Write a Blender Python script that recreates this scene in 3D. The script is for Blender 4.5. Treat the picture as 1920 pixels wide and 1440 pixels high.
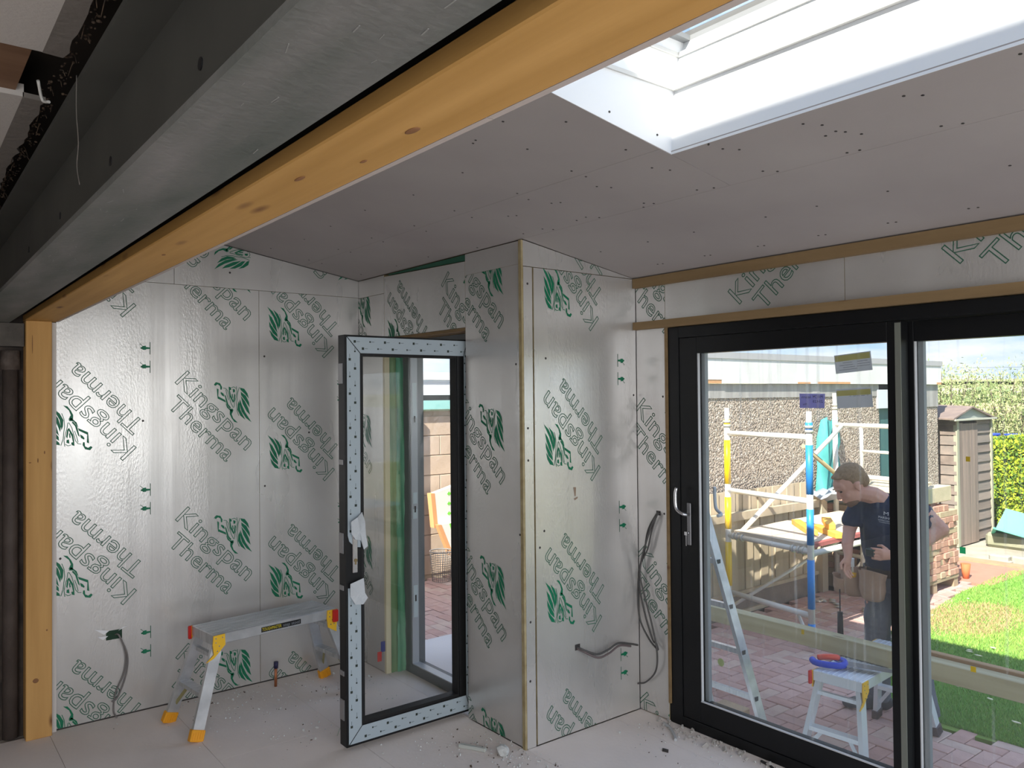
import bpy, bmesh, math, random
from mathutils import Vector, Matrix, Euler
R=random.Random(7)
PI=math.pi
sc=bpy.context.scene
COL=sc.collection
for o in list(bpy.data.objects): bpy.data.objects.remove(o)

# ------------------------------------------------------------ camera
cam=bpy.data.cameras.new('camera'); camo=bpy.data.objects.new('camera',cam); COL.objects.link(camo)
cam.sensor_width=36; cam.lens=1490.8/1920*36; cam.clip_start=.03; cam.clip_end=6000
def cam_axes(yaw,p,r):
    F=Vector((-math.sin(yaw)*math.cos(p),math.cos(yaw)*math.cos(p),math.sin(p)))
    Rt=Vector((math.cos(yaw),math.sin(yaw),0)); U=Rt.cross(F)
    return math.cos(r)*Rt+math.sin(r)*U, math.cos(r)*U-math.sin(r)*Rt, F
_r,_u,_f=cam_axes(0.90538,0.015292,-0.0090564)
camo.matrix_world=Matrix(((_r.x,_u.x,-_f.x,0),(_r.y,_u.y,-_f.y,0),(_r.z,_u.z,-_f.z,1.74),(0,0,0,1)))
sc.camera=camo

# ------------------------------------------------------------ world, sun, exposure
sc.view_settings.view_transform='Standard'; sc.view_settings.look='None'
sc.view_settings.exposure=1.32; sc.view_settings.gamma=1; sc.view_settings.use_curve_mapping=False
W=bpy.data.worlds.new('sky'); sc.world=W; W.use_nodes=True
nt=W.node_tree; nt.nodes.clear()
def wn(t,**k):
    n=nt.nodes.new(t)
    for a,b in k.items(): setattr(n,a,b)
    return n
tc=wn('ShaderNodeTexCoord'); sep=wn('ShaderNodeSeparateXYZ'); nt.links.new(tc.outputs['Generated'],sep.inputs[0])
rmp=wn('ShaderNodeValToRGB'); nt.links.new(sep.outputs['Z'],rmp.inputs[0])
e=rmp.color_ramp.elements
e[0].position=0.0; e[0].color=(.46,.60,.74,1); e[1].position=.55; e[1].color=(.20,.42,.85,1)
m=rmp.color_ramp.elements.new(.12); m.color=(.32,.52,.78,1)
mp=wn('ShaderNodeMapping'); mp.inputs['Scale'].default_value=(1.6,1.6,6.0); nt.links.new(tc.outputs['Generated'],mp.inputs[0])
nz=wn('ShaderNodeTexNoise'); nz.inputs['Scale'].default_value=2.6; nz.inputs['Detail'].default_value=9; nz.inputs['Roughness'].default_value=.58
nt.links.new(mp.outputs[0],nz.inputs['Vector'])
cr=wn('ShaderNodeValToRGB'); nt.links.new(nz.outputs['Fac'],cr.inputs[0])
cr.color_ramp.elements[0].position=.44; cr.color_ramp.elements[0].color=(0,0,0,1); cr.color_ramp.elements[1].position=.60; cr.color_ramp.elements[1].color=(1,1,1,1)
mx=wn('ShaderNodeMixRGB'); nt.links.new(cr.outputs[0],mx.inputs[0]); nt.links.new(rmp.outputs[0],mx.inputs[1]); mx.inputs[2].default_value=(.76,.77,.79,1)
bg=wn('ShaderNodeBackground'); nt.links.new(mx.outputs[0],bg.inputs[0]); bg.inputs[1].default_value=.64
wo=wn('ShaderNodeOutputWorld'); nt.links.new(bg.outputs[0],wo.inputs[0])
sun=bpy.data.lights.new('sun','SUN'); sun.energy=5.0; sun.angle=math.radians(.6); sun.color=(1,.93,.82)
suno=bpy.data.objects.new('sun',sun); COL.objects.link(suno)
sd=Vector((.35,-1,.93)).normalized()      # direction towards the sun
suno.rotation_euler=sd.to_track_quat('Z','Y').to_euler()
# added fill lamp for the room, behind and to the right of the camera
al=bpy.data.lights.new('rear_fill_lamp','AREA'); al.shape='RECTANGLE'; al.size=2.4; al.size_y=1.5; al.energy=44; al.color=(.93,.96,1)
alo=bpy.data.objects.new('rear_fill_lamp',al); COL.objects.link(alo); alo.location=(2.0,-.9,1.55)
alo.rotation_euler=Vector((.80,-.25,.80)).to_track_quat('Z','Y').to_euler()

# added fill lamp with no known source, outside the frame to the right
bl_=bpy.data.lights.new('side_fill_lamp','AREA'); bl_.shape='RECTANGLE'; bl_.size=2.0; bl_.size_y=1.8; bl_.energy=25; bl_.color=(1,.975,.94)
blo=bpy.data.objects.new('side_fill_lamp',bl_); COL.objects.link(blo); blo.location=(1.98,2.0,1.45); blo.rotation_euler=Vector((.80,0,.80)).to_track_quat('Z','Y').to_euler()

# ------------------------------------------------------------ materials
MATS={}
def mat(name,col=(.5,.5,.5),rough=.6,metal=0,bump=0,bscale=30,bstretch=(1,1,1),var=0,vscale=4,vstretch=(1,1,1),col2=None,spec=.4,detail=6,vlo=.35,vhi=.65,emit=None,bdist=.01,space='Object'):
    if name in MATS: return MATS[name]
    m=bpy.data.materials.new(name); m.use_nodes=True; t=m.node_tree; b=t.nodes['Principled BSDF']
    b.inputs['Base Color'].default_value=(*col,1); b.inputs['Roughness'].default_value=rough; b.inputs['Metallic'].default_value=metal
    b.inputs['Specular IOR Level'].default_value=spec
    tcn=None
    def vec(st):
        nonlocal tcn
        if not tcn: tcn=t.nodes.new('ShaderNodeTexCoord')
        q=t.nodes.new('ShaderNodeMapping'); q.inputs['Scale'].default_value=st; t.links.new(tcn.outputs[space],q.inputs[0]); return q.outputs[0]
    if col2 is not None:
        n=t.nodes.new('ShaderNodeTexNoise'); n.inputs['Scale'].default_value=vscale; n.inputs['Detail'].default_value=detail; t.links.new(vec(vstretch),n.inputs['Vector'])
        r=t.nodes.new('ShaderNodeValToRGB'); r.color_ramp.elements[0].position=vlo; r.color_ramp.elements[1].position=vhi
        r.color_ramp.elements[0].color=(*col,1); r.color_ramp.elements[1].color=(*col2,1)
        t.links.new(n.outputs['Fac'],r.inputs[0]); t.links.new(r.outputs[0],b.inputs['Base Color'])
    if bump:
        n=t.nodes.new('ShaderNodeTexNoise'); n.inputs['Scale'].default_value=bscale; n.inputs['Detail'].default_value=4; t.links.new(vec(bstretch),n.inputs['Vector'])
        bp=t.nodes.new('ShaderNodeBump'); bp.inputs['Strength'].default_value=bump; bp.inputs['Distance'].default_value=bdist
        t.links.new(n.outputs['Fac'],bp.inputs['Height']); t.links.new(bp.outputs[0],b.inputs['Normal'])
    if emit: b.inputs['Emission Color'].default_value=(*col,1); b.inputs['Emission Strength'].default_value=emit
    MATS[name]=m; return m
def foil_mat():
    m=bpy.data.materials.new('foil'); m.use_nodes=True; t=m.node_tree; b=t.nodes['Principled BSDF']
    b.inputs['Metallic'].default_value=.55
    N=t.nodes.new; L=t.links.new
    tc=N('ShaderNodeTexCoord')
    def noise(st,sc_,det=4,dist=0):
        q=N('ShaderNodeMapping'); q.inputs['Scale'].default_value=st; L(tc.outputs['Object'],q.inputs[0])
        n=N('ShaderNodeTexNoise'); n.inputs['Scale'].default_value=sc_; n.inputs['Detail'].default_value=det; n.inputs['Distortion'].default_value=dist; L(q.outputs[0],n.inputs['Vector']); return n
    nv=noise((1,1,1),1.6,5); r=N('ShaderNodeValToRGB'); r.color_ramp.elements[0].position=.3; r.color_ramp.elements[1].position=.7
    r.color_ramp.elements[0].color=(.56,.54,.52,1); r.color_ramp.elements[1].color=(.68,.67,.655,1)
    L(nv.outputs['Fac'],r.inputs[0]); L(r.outputs[0],b.inputs['Base Color'])
    nr=noise((1,1,.25),5,3); mr=N('ShaderNodeMapRange'); mr.inputs[3].default_value=.21; mr.inputs[4].default_value=.38; L(nr.outputs['Fac'],mr.inputs[0]); L(mr.outputs[0],b.inputs['Roughness'])
    # vertical roller creases, small dimples that come in vertical bands, long soft waves
    n1=noise((9,9,.35),3.0,3,.2); n2=noise((1,1,.5),105,3,.15); n3=noise((2.2,2.2,.05),1.6,2); n4=noise((1,1,.5),1.3,2)
    band=noise((5,5,.12),1.3,1); br=N('ShaderNodeValToRGB'); br.color_ramp.elements[0].position=.38; br.color_ramp.elements[1].position=.66; L(band.outputs['Fac'],br.inputs[0])
    mul=N('ShaderNodeMath'); mul.operation='MULTIPLY'; L(n2.outputs['Fac'],mul.inputs[0]); L(br.outputs[0],mul.inputs[1])
    b1=N('ShaderNodeBump'); b1.inputs['Strength'].default_value=.35; b1.inputs['Distance'].default_value=.0034; L(mul.outputs[0],b1.inputs['Height'])
    b2=N('ShaderNodeBump'); b2.inputs['Strength'].default_value=.4; b2.inputs['Distance'].default_value=.0016; L(n1.outputs['Fac'],b2.inputs['Height']); L(b1.outputs[0],b2.inputs['Normal'])
    b3=N('ShaderNodeBump'); b3.inputs['Strength'].default_value=.6; b3.inputs['Distance'].default_value=.012; L(n3.outputs['Fac'],b3.inputs['Height']); L(b2.outputs[0],b3.inputs['Normal'])
    b4=N('ShaderNodeBump'); b4.inputs['Strength'].default_value=.5; b4.inputs['Distance'].default_value=.02; L(n4.outputs['Fac'],b4.inputs['Height']); L(b3.outputs[0],b4.inputs['Normal'])
    L(b4.outputs[0],b.inputs['Normal'])
    MATS['foil']=m; return m
FOIL=foil_mat()
def glass_mat(name,tint=(.975,.985,.98),refl=1.0,dirt=0.0,streak=False):
    m=bpy.data.materials.new(name); m.use_nodes=True; t=m.node_tree; t.nodes.clear(); N=t.nodes.new; L=t.links.new
    o=N('ShaderNodeOutputMaterial'); tr=N('ShaderNodeBsdfTransparent'); tr.inputs[0].default_value=(*tint,1)
    gl=N('ShaderNodeBsdfGlossy'); gl.inputs['Roughness'].default_value=.01
    fr=N('ShaderNodeLayerWeight'); fr.inputs[0].default_value=.5; pw_=N('ShaderNodeMath'); pw_.operation='POWER'; pw_.inputs[1].default_value=5; L(fr.outputs['Facing'],pw_.inputs[0]); mu=N('ShaderNodeMath'); mu.operation='MULTIPLY_ADD'; mu.inputs[1].default_value=.9*refl; mu.inputs[2].default_value=.035*refl; L(pw_.outputs[0],mu.inputs[0])
    mx=N('ShaderNodeMixShader'); L(mu.outputs[0],mx.inputs[0]); L(tr.outputs[0],mx.inputs[1]); L(gl.outputs[0],mx.inputs[2])
    out=mx.outputs[0]
    if dirt:
        df=N('ShaderNodeBsdfDiffuse'); df.inputs[0].default_value=(.8,.8,.8,1); tl=N('ShaderNodeBsdfTranslucent'); tl.inputs[0].default_value=(.9,.9,.9,1)
        ad=N('ShaderNodeMixShader'); ad.inputs[0].default_value=.5; L(df.outputs[0],ad.inputs[1]); L(tl.outputs[0],ad.inputs[2])
        tcn=N('ShaderNodeTexCoord'); mp=N('ShaderNodeMapping'); mp.inputs['Scale'].default_value=(32,1,.8); L(tcn.outputs['Object'],mp.inputs[0])
        n=N('ShaderNodeTexNoise'); n.inputs['Scale'].default_value=1.3; n.inputs['Detail'].default_value=3; L(mp.outputs[0],n.inputs['Vector'])
        r=N('ShaderNodeValToRGB'); r.color_ramp.elements[0].position=.58; r.color_ramp.elements[1].position=.74
        r.color_ramp.elements[0].color=(dirt*.35,)*3+(1,); r.color_ramp.elements[1].color=(dirt*3.0,)*3+(1,)
        L(n.outputs['Fac'],r.inputs[0])
        m2=N('ShaderNodeMixShader'); L(r.outputs[0],m2.inputs[0]); L(out,m2.inputs[1]); L(ad.outputs[0],m2.inputs[2]); out=m2.outputs[0]
    L(out,o.inputs[0]); MATS[name]=m; return m
GLASS=glass_mat('clear_glass'); DGLASS=glass_mat('dusty_glass',dirt=.07)

def wood(name,c1,c2,axis='x',rough=.7,scale=18,b=.25):
    st={'x':(.06,1,1),'y':(1,.06,1),'z':(1,1,.06)}[axis]
    return mat(name,c1,rough,col2=c2,vscale=scale,vstretch=st,bump=b,bscale=scale*3,bstretch=st,vlo=.3,vhi=.7,bdist=.003)
def timber(name,c1,c2,ck,axis='x',knots=True):
    """pine with grain along the axis and dark knots"""
    if name in MATS: return MATS[name]
    m=wood(name,c1,c2,axis); t=m.node_tree; b=t.nodes['Principled BSDF']; N=t.nodes.new; L=t.links.new
    src=b.inputs['Base Color'].links[0].from_socket
    tc=N('ShaderNodeTexCoord'); q=N('ShaderNodeMapping'); s={'x':(1.1,4.2,4.2),'y':(4.2,1.1,4.2),'z':(4.2,4.2,1.6)}[axis]; q.inputs['Scale'].default_value=s; L(tc.outputs['Object'],q.inputs[0])
    v=N('ShaderNodeTexVoronoi'); v.inputs['Scale'].default_value=2.3; L(q.outputs[0],v.inputs['Vector'])
    r=N('ShaderNodeValToRGB'); e=r.color_ramp.elements; e[0].position=.05; e[0].color=(1,1,1,1); e[1].position=.16; e[1].color=(0,0,0,1)
    L(v.outputs['Distance'],r.inputs[0]); mx=N('ShaderNodeMixRGB'); mx.inputs[2].default_value=(*ck,1); L(r.outputs[0],mx.inputs[0]); L(src,mx.inputs[1]); L(mx.outputs[0],b.inputs['Base Color'])
    return m
def pebble_mat():
    m=bpy.data.materials.new('pebbledash'); m.use_nodes=True; t=m.node_tree; b=t.nodes['Principled BSDF']; N=t.nodes.new; L=t.links.new
    tc=N('ShaderNodeTexCoord'); v=N('ShaderNodeTexVoronoi'); v.inputs['Scale'].default_value=48; L(tc.outputs['Object'],v.inputs['Vector'])
    r=N('ShaderNodeValToRGB'); r.color_ramp.interpolation='LINEAR'; e=r.color_ramp.elements; e[0].color=(.33,.28,.24,1); e[0].position=0; e[1].color=(.86,.78,.68,1); e[1].position=1
    k=e.new(.5); k.color=(.56,.48,.40,1)
    sp=N('ShaderNodeSeparateColor'); L(v.outputs['Color'],sp.inputs[0]); L(sp.outputs[0],r.inputs[0])
    mx=N('ShaderNodeMixRGB'); mx.blend_type='MULTIPLY'; mx.inputs[0].default_value=.85
    r2=N('ShaderNodeValToRGB'); r2.color_ramp.elements[0].position=.25; r2.color_ramp.elements[0].color=(1,1,1,1); r2.color_ramp.elements[1].position=.7; r2.color_ramp.elements[1].color=(.42,.37,.33,1)
    L(v.outputs['Distance'],r2.inputs[0]); L(r.outputs[0],mx.inputs[1]); L(r2.outputs[0],mx.inputs[2]); L(mx.outputs[0],b.inputs['Base Color'])
    bp=N('ShaderNodeBump'); bp.invert=True; bp.inputs['Distance'].default_value=.012; L(v.outputs['Distance'],bp.inputs['Height']); L(bp.outputs[0],b.inputs['Normal']); b.inputs['Roughness'].default_value=.9
    MATS['pebbledash']=m; return m

# ------------------------------------------------------------ mesh helpers
def bx(bm,a,b,mi=0,rot=None,bev=0):
    """box between corners a and b"""
    a=Vector(a); b=Vector(b); c=(a+b)/2; s=b-a
    M=Matrix.Translation(c)
    if rot is not None: M=M@(rot if isinstance(rot,Matrix) else Euler(rot).to_matrix()).to_4x4()
    g=bmesh.ops.create_cube(bm,size=1,matrix=M@Matrix.Diagonal((abs(s.x),abs(s.y),abs(s.z),1)))
    fs=set(f for v in g['verts'] for f in v.link_faces)
    for f in fs: f.material_index=mi
    if bev: bmesh.ops.bevel(bm,geom=list(set(e for v in g['verts'] for e in v.link_edges)),offset=bev,segments=1,affect='EDGES',profile=.5)
    return g['verts']
def bar(bm,p,q,w,h,mi=0,up=(0,0,1),bev=0):
    """rectangular bar from p to q, w across, h along 'up'"""
    p=Vector(p); q=Vector(q); d=q-p; L=d.length; d.normalize(); u=Vector(up); s=d.cross(u).normalized(); u2=s.cross(d)
    M=Matrix(((d.x,s.x,u2.x,0),(d.y,s.y,u2.y,0),(d.z,s.z,u2.z,0),(0,0,0,1)))
    M=Matrix.Translation((p+q)/2)@M
    g=bmesh.ops.create_cube(bm,size=1,matrix=M@Matrix.Diagonal((L,w,h,1)))
    for f in set(f for v in g['verts'] for f in v.link_faces): f.material_index=mi
    if bev: bmesh.ops.bevel(bm,geom=list(set(e for v in g['verts'] for e in v.link_edges)),offset=bev,segments=1,affect='EDGES',profile=.5)
def cyl(bm,p,q,r,r2=None,seg=14,mi=0,caps=True):
    p=Vector(p); q=Vector(q); d=q-p; L=d.length
    M=Matrix.Translation((p+q)/2)@d.to_track_quat('Z','Y').to_matrix().to_4x4()
    g=bmesh.ops.create_cone(bm,cap_ends=caps,segments=seg,radius1=r,radius2=r if r2 is None else r2,depth=L,matrix=M)
    for f in set(f for v in g['verts'] for f in v.link_faces): f.material_index=mi; f.smooth=len(f.verts)==4
def tube(bm,pts,r,seg=8,mi=0):
    pts=[Vector(p) for p in pts]; n=len(pts); rings=[]; up=Vector((0,0,1))
    rr=r if isinstance(r,(list,tuple)) else [r]*n
    prev=None
    for i,p in enumerate(pts):
        d=(pts[min(i+1,n-1)]-pts[max(i-1,0)]).normalized()
        s=(prev-d*prev.dot(d)) if prev is not None else d.cross(up if abs(d.z)<.9 else Vector((1,0,0)))
        s.normalize(); prev=s; u=d.cross(s)
        rings.append([bm.verts.new(p+(s*math.cos(2*PI*k/seg)+u*math.sin(2*PI*k/seg))*rr[i]) for k in range(seg)])
    for a,b in zip(rings,rings[1:]):
        for k in range(seg):
            f=bm.faces.new((a[k],a[(k+1)%seg],b[(k+1)%seg],b[k])); f.smooth=True; f.material_index=mi
    for rg in (rings[0][::-1],rings[-1]):
        f=bm.faces.new(rg); f.material_index=mi
def spline(ctrl,n=8):
    c=[Vector(p) for p in ctrl]; c=[2*c[0]-c[1]]+c+[2*c[-1]-c[-2]]; out=[]
    for i in range(1,len(c)-2):
        for k in range(n):
            t=k/n; a,b,cc,d=c[i-1:i+3]
            out.append(.5*((2*b)+(-a+cc)*t+(2*a-5*b+4*cc-d)*t*t+(-a+3*b-3*cc+d)*t**3))
    out.append(c[-2]); return out
def ball(bm,c,r,s=(1,1,1),sub=2,mi=0,rot=None):
    M=Matrix.Translation(c)
    if rot is not None: M=M@(rot.to_4x4() if isinstance(rot,Matrix) else Euler(rot).to_matrix().to_4x4())
    g=bmesh.ops.create_icosphere(bm,subdivisions=sub,radius=r,matrix=M@Matrix.Diagonal((*s,1)))
    for f in set(f for v in g['verts'] for f in v.link_faces): f.smooth=True; f.material_index=mi
    return g['verts']
def prism(bm,pts,vec,mi=0):
    """extrude the closed polygon pts along vec"""
    v=Vector(vec); a=[bm.verts.new(p) for p in pts]; b=[bm.verts.new(Vector(p)+v) for p in pts]; n=len(a)
    fs=[bm.faces.new(a[::-1]),bm.faces.new(b)]
    for i in range(n): fs.append(bm.faces.new((a[i],a[(i+1)%n],b[(i+1)%n],b[i])))
    for f in fs: f.material_index=mi
def ob(name,bm,mats,parent=None,kind=None,label=None,cat=None,group=None,fix=True,bev=0):
    if isinstance(bm,bpy.types.Mesh): me=bm
    else:
        if fix: bmesh.ops.recalc_face_normals(bm,faces=bm.faces)
        me=bpy.data.meshes.new(name); bm.to_mesh(me); bm.free()
        for m_ in (mats if isinstance(mats,(list,tuple)) else [mats]): me.materials.append(m_)
    o=bpy.data.objects.new(name,me); COL.objects.link(o)
    if parent is not None: o.parent=parent
    tag(o,label,cat,group,kind)
    if bev:
        q=o.modifiers.new('bevel','BEVEL'); q.width=bev; q.segments=2; q.limit_method='ANGLE'
    return o
def tag(o,label=None,cat=None,group=None,kind=None):
    for k,v in (('label',label),('category',cat),('group',group),('kind',kind)):
        if v: o[k]=v
def emp(name,loc,label,cat,group=None,rz=0,kind=None):
    o=bpy.data.objects.new(name,None); COL.objects.link(o); o.location=loc; o.rotation_euler=(0,0,rz); o.empty_display_size=.1
    tag(o,label,cat,group,kind); return o
def B(): return bmesh.new()
def box_ob(name,a,b,m,parent=None,bev=0,**k):
    bm=B(); bx(bm,a,b,bev=bev); return ob(name,bm,m,parent,**k)
def local(parent,o):
    """keep world-space mesh data under a parent placed elsewhere"""
    o.matrix_parent_inverse=Matrix.Translation(parent.location).inverted() if not parent.rotation_euler.z else (Matrix.Translation(parent.location)@Matrix.Rotation(parent.rotation_euler.z,4,'Z')).inverted()
    return o
def copy_tree(o,parent=None):
    c=o.copy(); COL.objects.link(c)
    if parent is not None: c.parent=parent
    for ch in [x for x in ALL(o)]: copy_tree(ch,c)
    return c
def ALL(o): return [x for x in bpy.data.objects if x.parent==o]
# ------------------------------------------------------------ common materials
PIR=mat('pir_core',(.40,.33,.19),.9,col2=(.30,.235,.12),vscale=20,bump=.3,bscale=60)
INK=mat('ink_dark_green',(.030,.12,.075),.5); INKG=mat('ink_green',(.0,.16,.075),.5)
PLASTER=mat('plasterboard',(.36,.325,.315),.9,col2=(.41,.375,.36),vscale=1.2,bump=.05,bscale=200)
PBEDGE=mat('plasterboard_edge',(.62,.58,.55),.9)
WHITEP=mat('white_panel',(.80,.82,.84),.35,spec=.5)
BLACK=mat('anthracite_frame',(.006,.0065,.0075),.42,spec=.28)
BLACKG=mat('black_gasket',(.006,.006,.007),.6)
FILM=mat('protective_film',(.36,.425,.47),.35,spec=.5,bump=.15,bscale=25,bdist=.004)
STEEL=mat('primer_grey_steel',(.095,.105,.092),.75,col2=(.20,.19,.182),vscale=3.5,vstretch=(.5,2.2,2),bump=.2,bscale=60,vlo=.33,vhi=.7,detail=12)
DARKST=mat('dark_old_paint',(.055,.040,.034),.7,col2=(.085,.065,.055),vscale=6,bump=.3,bscale=40)
CREAM=mat('foam_edge_cream',(.70,.62,.42),.9)
MEMB=mat('green_membrane',(.16,.27,.13),.45,col2=(.24,.36,.17),vscale=7,vstretch=(1,1,.3),bump=.5,bscale=14,bdist=.01)
MEMB2=mat('green_membrane_bright',(.10,.34,.20),.4,col2=(.20,.44,.26),vscale=9,vstretch=(1,1,.3),bump=.6,bscale=20,bdist=.01)
ALU=mat('aluminium',(.66,.67,.69),.42,metal=.75,col2=(.50,.51,.53),vscale=9,vstretch=(6,1,1),bump=.05,bscale=90)
ALUB=mat('aluminium_pale',(.70,.74,.80),.45,metal=.35)
YEL=mat('yellow_plastic',(.85,.50,.03),.45); YEL2=mat('orange_yellow_rubber',(.82,.36,.02),.55)
RED=mat('red_plastic',(.55,.02,.015),.4); CHROME=mat('satin_chrome',(.62,.62,.64),.25,metal=.9)
CABLEG=mat('grey_cable',(.17,.155,.15),.5); CABLED=mat('dark_grey_cable',(.075,.072,.07),.5)
SCREW=mat('dark_screw',(.04,.035,.035),.5)
TIMBO=timber('pine_orange',(.58,.325,.10),(.44,.235,.06),(.16,.06,.02),'x')
TIMBZ=timber('pine_orange_upright',(.60,.34,.115),(.47,.25,.075),(.14,.05,.015),'z')
BATTEN=timber('pine_batten',(.27,.18,.088),(.20,.13,.06),(.12,.05,.02),'x')
LOOP={}
def text_loops(s,key=None):
    if s in LOOP: return LOOP[s]
    cu=bpy.data.curves.new('t','FONT'); cu.body=s; cu.fill_mode='NONE'; cu.resolution_u=3; cu.size=1
    o=bpy.data.objects.new('t',cu); COL.objects.link(o); me=o.to_mesh()
    adj={}
    for e in me.edges:
        a,b=e.vertices; adj.setdefault(a,[]).append(b); adj.setdefault(b,[]).append(a)
    V=[v.co.copy() for v in me.vertices]; seen=set(); loops=[]
    for s0 in adj:
        if s0 in seen: continue
        lp=[s0]; seen.add(s0); cur=s0
        while True:
            nx=[k for k in adj[cur] if k not in seen]
            if not nx: break
            cur=nx[0]; seen.add(cur); lp.append(cur)
        pts=[]
        for k in lp:
            p=(V[k].x,V[k].y)
            if not pts or math.dist(p,pts[-1])>1e-4: pts.append(p)
        if len(pts)>2: loops.append(pts)
    o.to_mesh_clear(); bpy.data.objects.remove(o); bpy.data.curves.remove(cu)
    LOOP[s]=loops; return loops
def fit(loops,x0,y0,w,caph,capref=.729):
    xs=[p[0] for l in loops for p in l]; a,b=min(xs),max(xs); sx=w/(b-a); sy=caph/capref
    return [[(x0+(p[0]-a)*sx,y0+p[1]*sy) for p in l] for l in loops]
def strips(loops,w,closed=True):
    out=[]
    for l in loops:
        n=len(l); off=[]
        for i in range(n):
            if closed: a,b,c=l[i-1],l[i],l[(i+1)%n]
            else: a,b,c=l[max(i-1,0)],l[i],l[min(i+1,n-1)]
            t1=Vector((b[0]-a[0],b[1]-a[1])); t2=Vector((c[0]-b[0],c[1]-b[1]))
            if t1.length>0: t1.normalize()
            if t2.length>0: t2.normalize()
            t=t1+t2
            if t.length<1e-6: t=t1 if t1.length else t2
            t.normalize(); nn=Vector((-t.y,t.x)); k=max(.5,abs(nn.dot(Vector((-t2.y,t2.x))))) if t2.length else 1
            off.append((nn.x*w/2/k,nn.y*w/2/k))
        rng=range(n) if closed else range(n-1)
        for i in rng:
            j=(i+1)%n; p,q=l[i],l[j]; u,v=off[i],off[j]
            out.append([(p[0]-u[0],p[1]-u[1]),(q[0]-v[0],q[1]-v[1]),(q[0]+v[0],q[1]+v[1]),(p[0]+u[0],p[1]+u[1])])
    return out
def rot2(ps,deg):
    c,s=math.cos(math.radians(deg)),math.sin(math.radians(deg)); return [(p[0]*c-p[1]*s,p[0]*s+p[1]*c) for p in ps]
def crop(ps): return [((x-340)*.000484,-(y-250)*.0005) for x,y in ps]
def motif():
    """two lines of outlined lettering running down at 45 degrees with the maned-figure emblem beside them; origin at the K's centre"""
    dark=[]; green=[]
    for s,x0,yc,w,ch in (('Kingspan',-.043,0,.578,.104),('Therma',.020,-.130,.478,.098)):
        lp=fit(text_loops(s),x0,yc-ch/2,w,ch)
        for q in strips(lp,.0042): dark.append(rot2(q,-45.4))
    F=[[(975,320),(1030,335),(1070,390),(1088,455),(1040,400),(985,350)],[(985,370),(1050,420),(1090,500),(1097,562),(1050,492),(990,412)],
       [(985,420),(1040,490),(1080,570),(1104,655),(1060,610),(1010,520)],[(974,460),(1000,530),(1040,620),(1122,745),(1050,690),(995,610),(968,520)],
       [(962,480),(980,590),(1042,712),(980,660),(943,590),(948,520)],
       [(795,500),(845,572),(893,578),(870,612),(815,560)],[(850,585),(895,592),(872,640),(890,690),(948,745),(905,735),(872,690),(848,640)],
       [(690,330),(712,340),(708,425),(792,470),(802,500),(700,450)],[(742,372),(772,392),(782,432),(752,412),(735,385)],
       [(655,285),(680,255),(730,268),(755,315),(750,345),(735,345),(730,300),(700,282),(672,300)],
       [(782,400),(800,420),(830,520),(862,560),(850,572),(810,520)],[(835,308),(862,318),(868,345),(850,350),(862,410),(898,490),(890,505),(848,430),(838,360)],
       [(885,335),(915,345),(912,375),(890,380)],[(905,390),(918,410),(908,480),(895,500),(893,470)],[(872,400),(884,395),(890,440),(880,450)]]
    for p in F: green.append(crop(p))
    for p in ([(768,325),(800,330),(825,362),(845,440),(862,505),(892,562)],[(930,305),(938,370),(922,450),(908,500),(900,560)],[(968,318),(945,390),(938,470),(932,520),(938,600),(960,660)],[(800,345),(812,400),(835,470)],[(868,320),(900,312),(925,330)]):
        green+=strips([crop(p)],.0032,closed=False)
    return dark,green
def picto():
    g=[]; d=[[(.026,-.035),(.030,-.035),(.030,.035),(.026,.035)]]
    g.append([(.026,-.004),(.026,.005),(.006,.007),(.006,.014),(-.012,.012),(-.016,.004),(-.016,-.004),(-.010,-.010),(.006,-.010),(.006,-.006)])
    g.append([(-.018+.005*math.cos(a*PI/4),.005*math.sin(a*PI/4)) for a in range(8)])
    d.append([(-.026,.022),(-.012,.012),(-.011,.014),(-.024,.025)]); return d,g
MOT=motif(); PIC=picto()
def frame(o,u,n): 
    u=Vector(u); n=Vector(n); z=Vector((0,0,1)); o=Vector(o)
    return Matrix(((u.x,z.x,n.x,o.x),(u.y,z.y,n.y,o.y),(u.z,z.z,n.z,o.z),(0,0,0,1)))
def place(M_,cu,cv,rot=0,su=1,sv=1):
    res=[]
    for k,polys in enumerate(M_):
        for p in polys:
            q=rot2(p,rot); res.append((k,[(cu+x*su,cv+y*sv) for x,y in q]))
    return res
def decals(name,parent,Fm,poly,items,off=.0009,mats=None):
    bm=B(); lay=None
    for k,p in items:
        vs=[bm.verts.new((x,y,off+(.0004 if k else 0))) for x,y in p]
        try: f=bm.faces.new(vs); f.material_index=k
        except ValueError: pass
    n=len(poly); cx=sum(p[0] for p in poly)/n; cy=sum(p[1] for p in poly)/n
    for i in range(n):
        a=Vector((*poly[i],0)); b=Vector((*poly[(i+1)%n],0)); t=b-a; no=Vector((t.y,-t.x,0))
        if no.dot(Vector((cx,cy,0))-a)>0: no=-no
        bmesh.ops.bisect_plane(bm,geom=bm.verts[:]+bm.edges[:]+bm.faces[:],plane_co=a,plane_no=no,clear_outer=True)
    if not bm.faces: bm.free(); return
    for f in bm.faces:
        if f.normal.z<0: f.normal_flip()
    bmesh.ops.transform(bm,matrix=Fm,verts=bm.verts)
    return ob(name,bm,mats or [INK,INKG],parent,fix=False)
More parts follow.
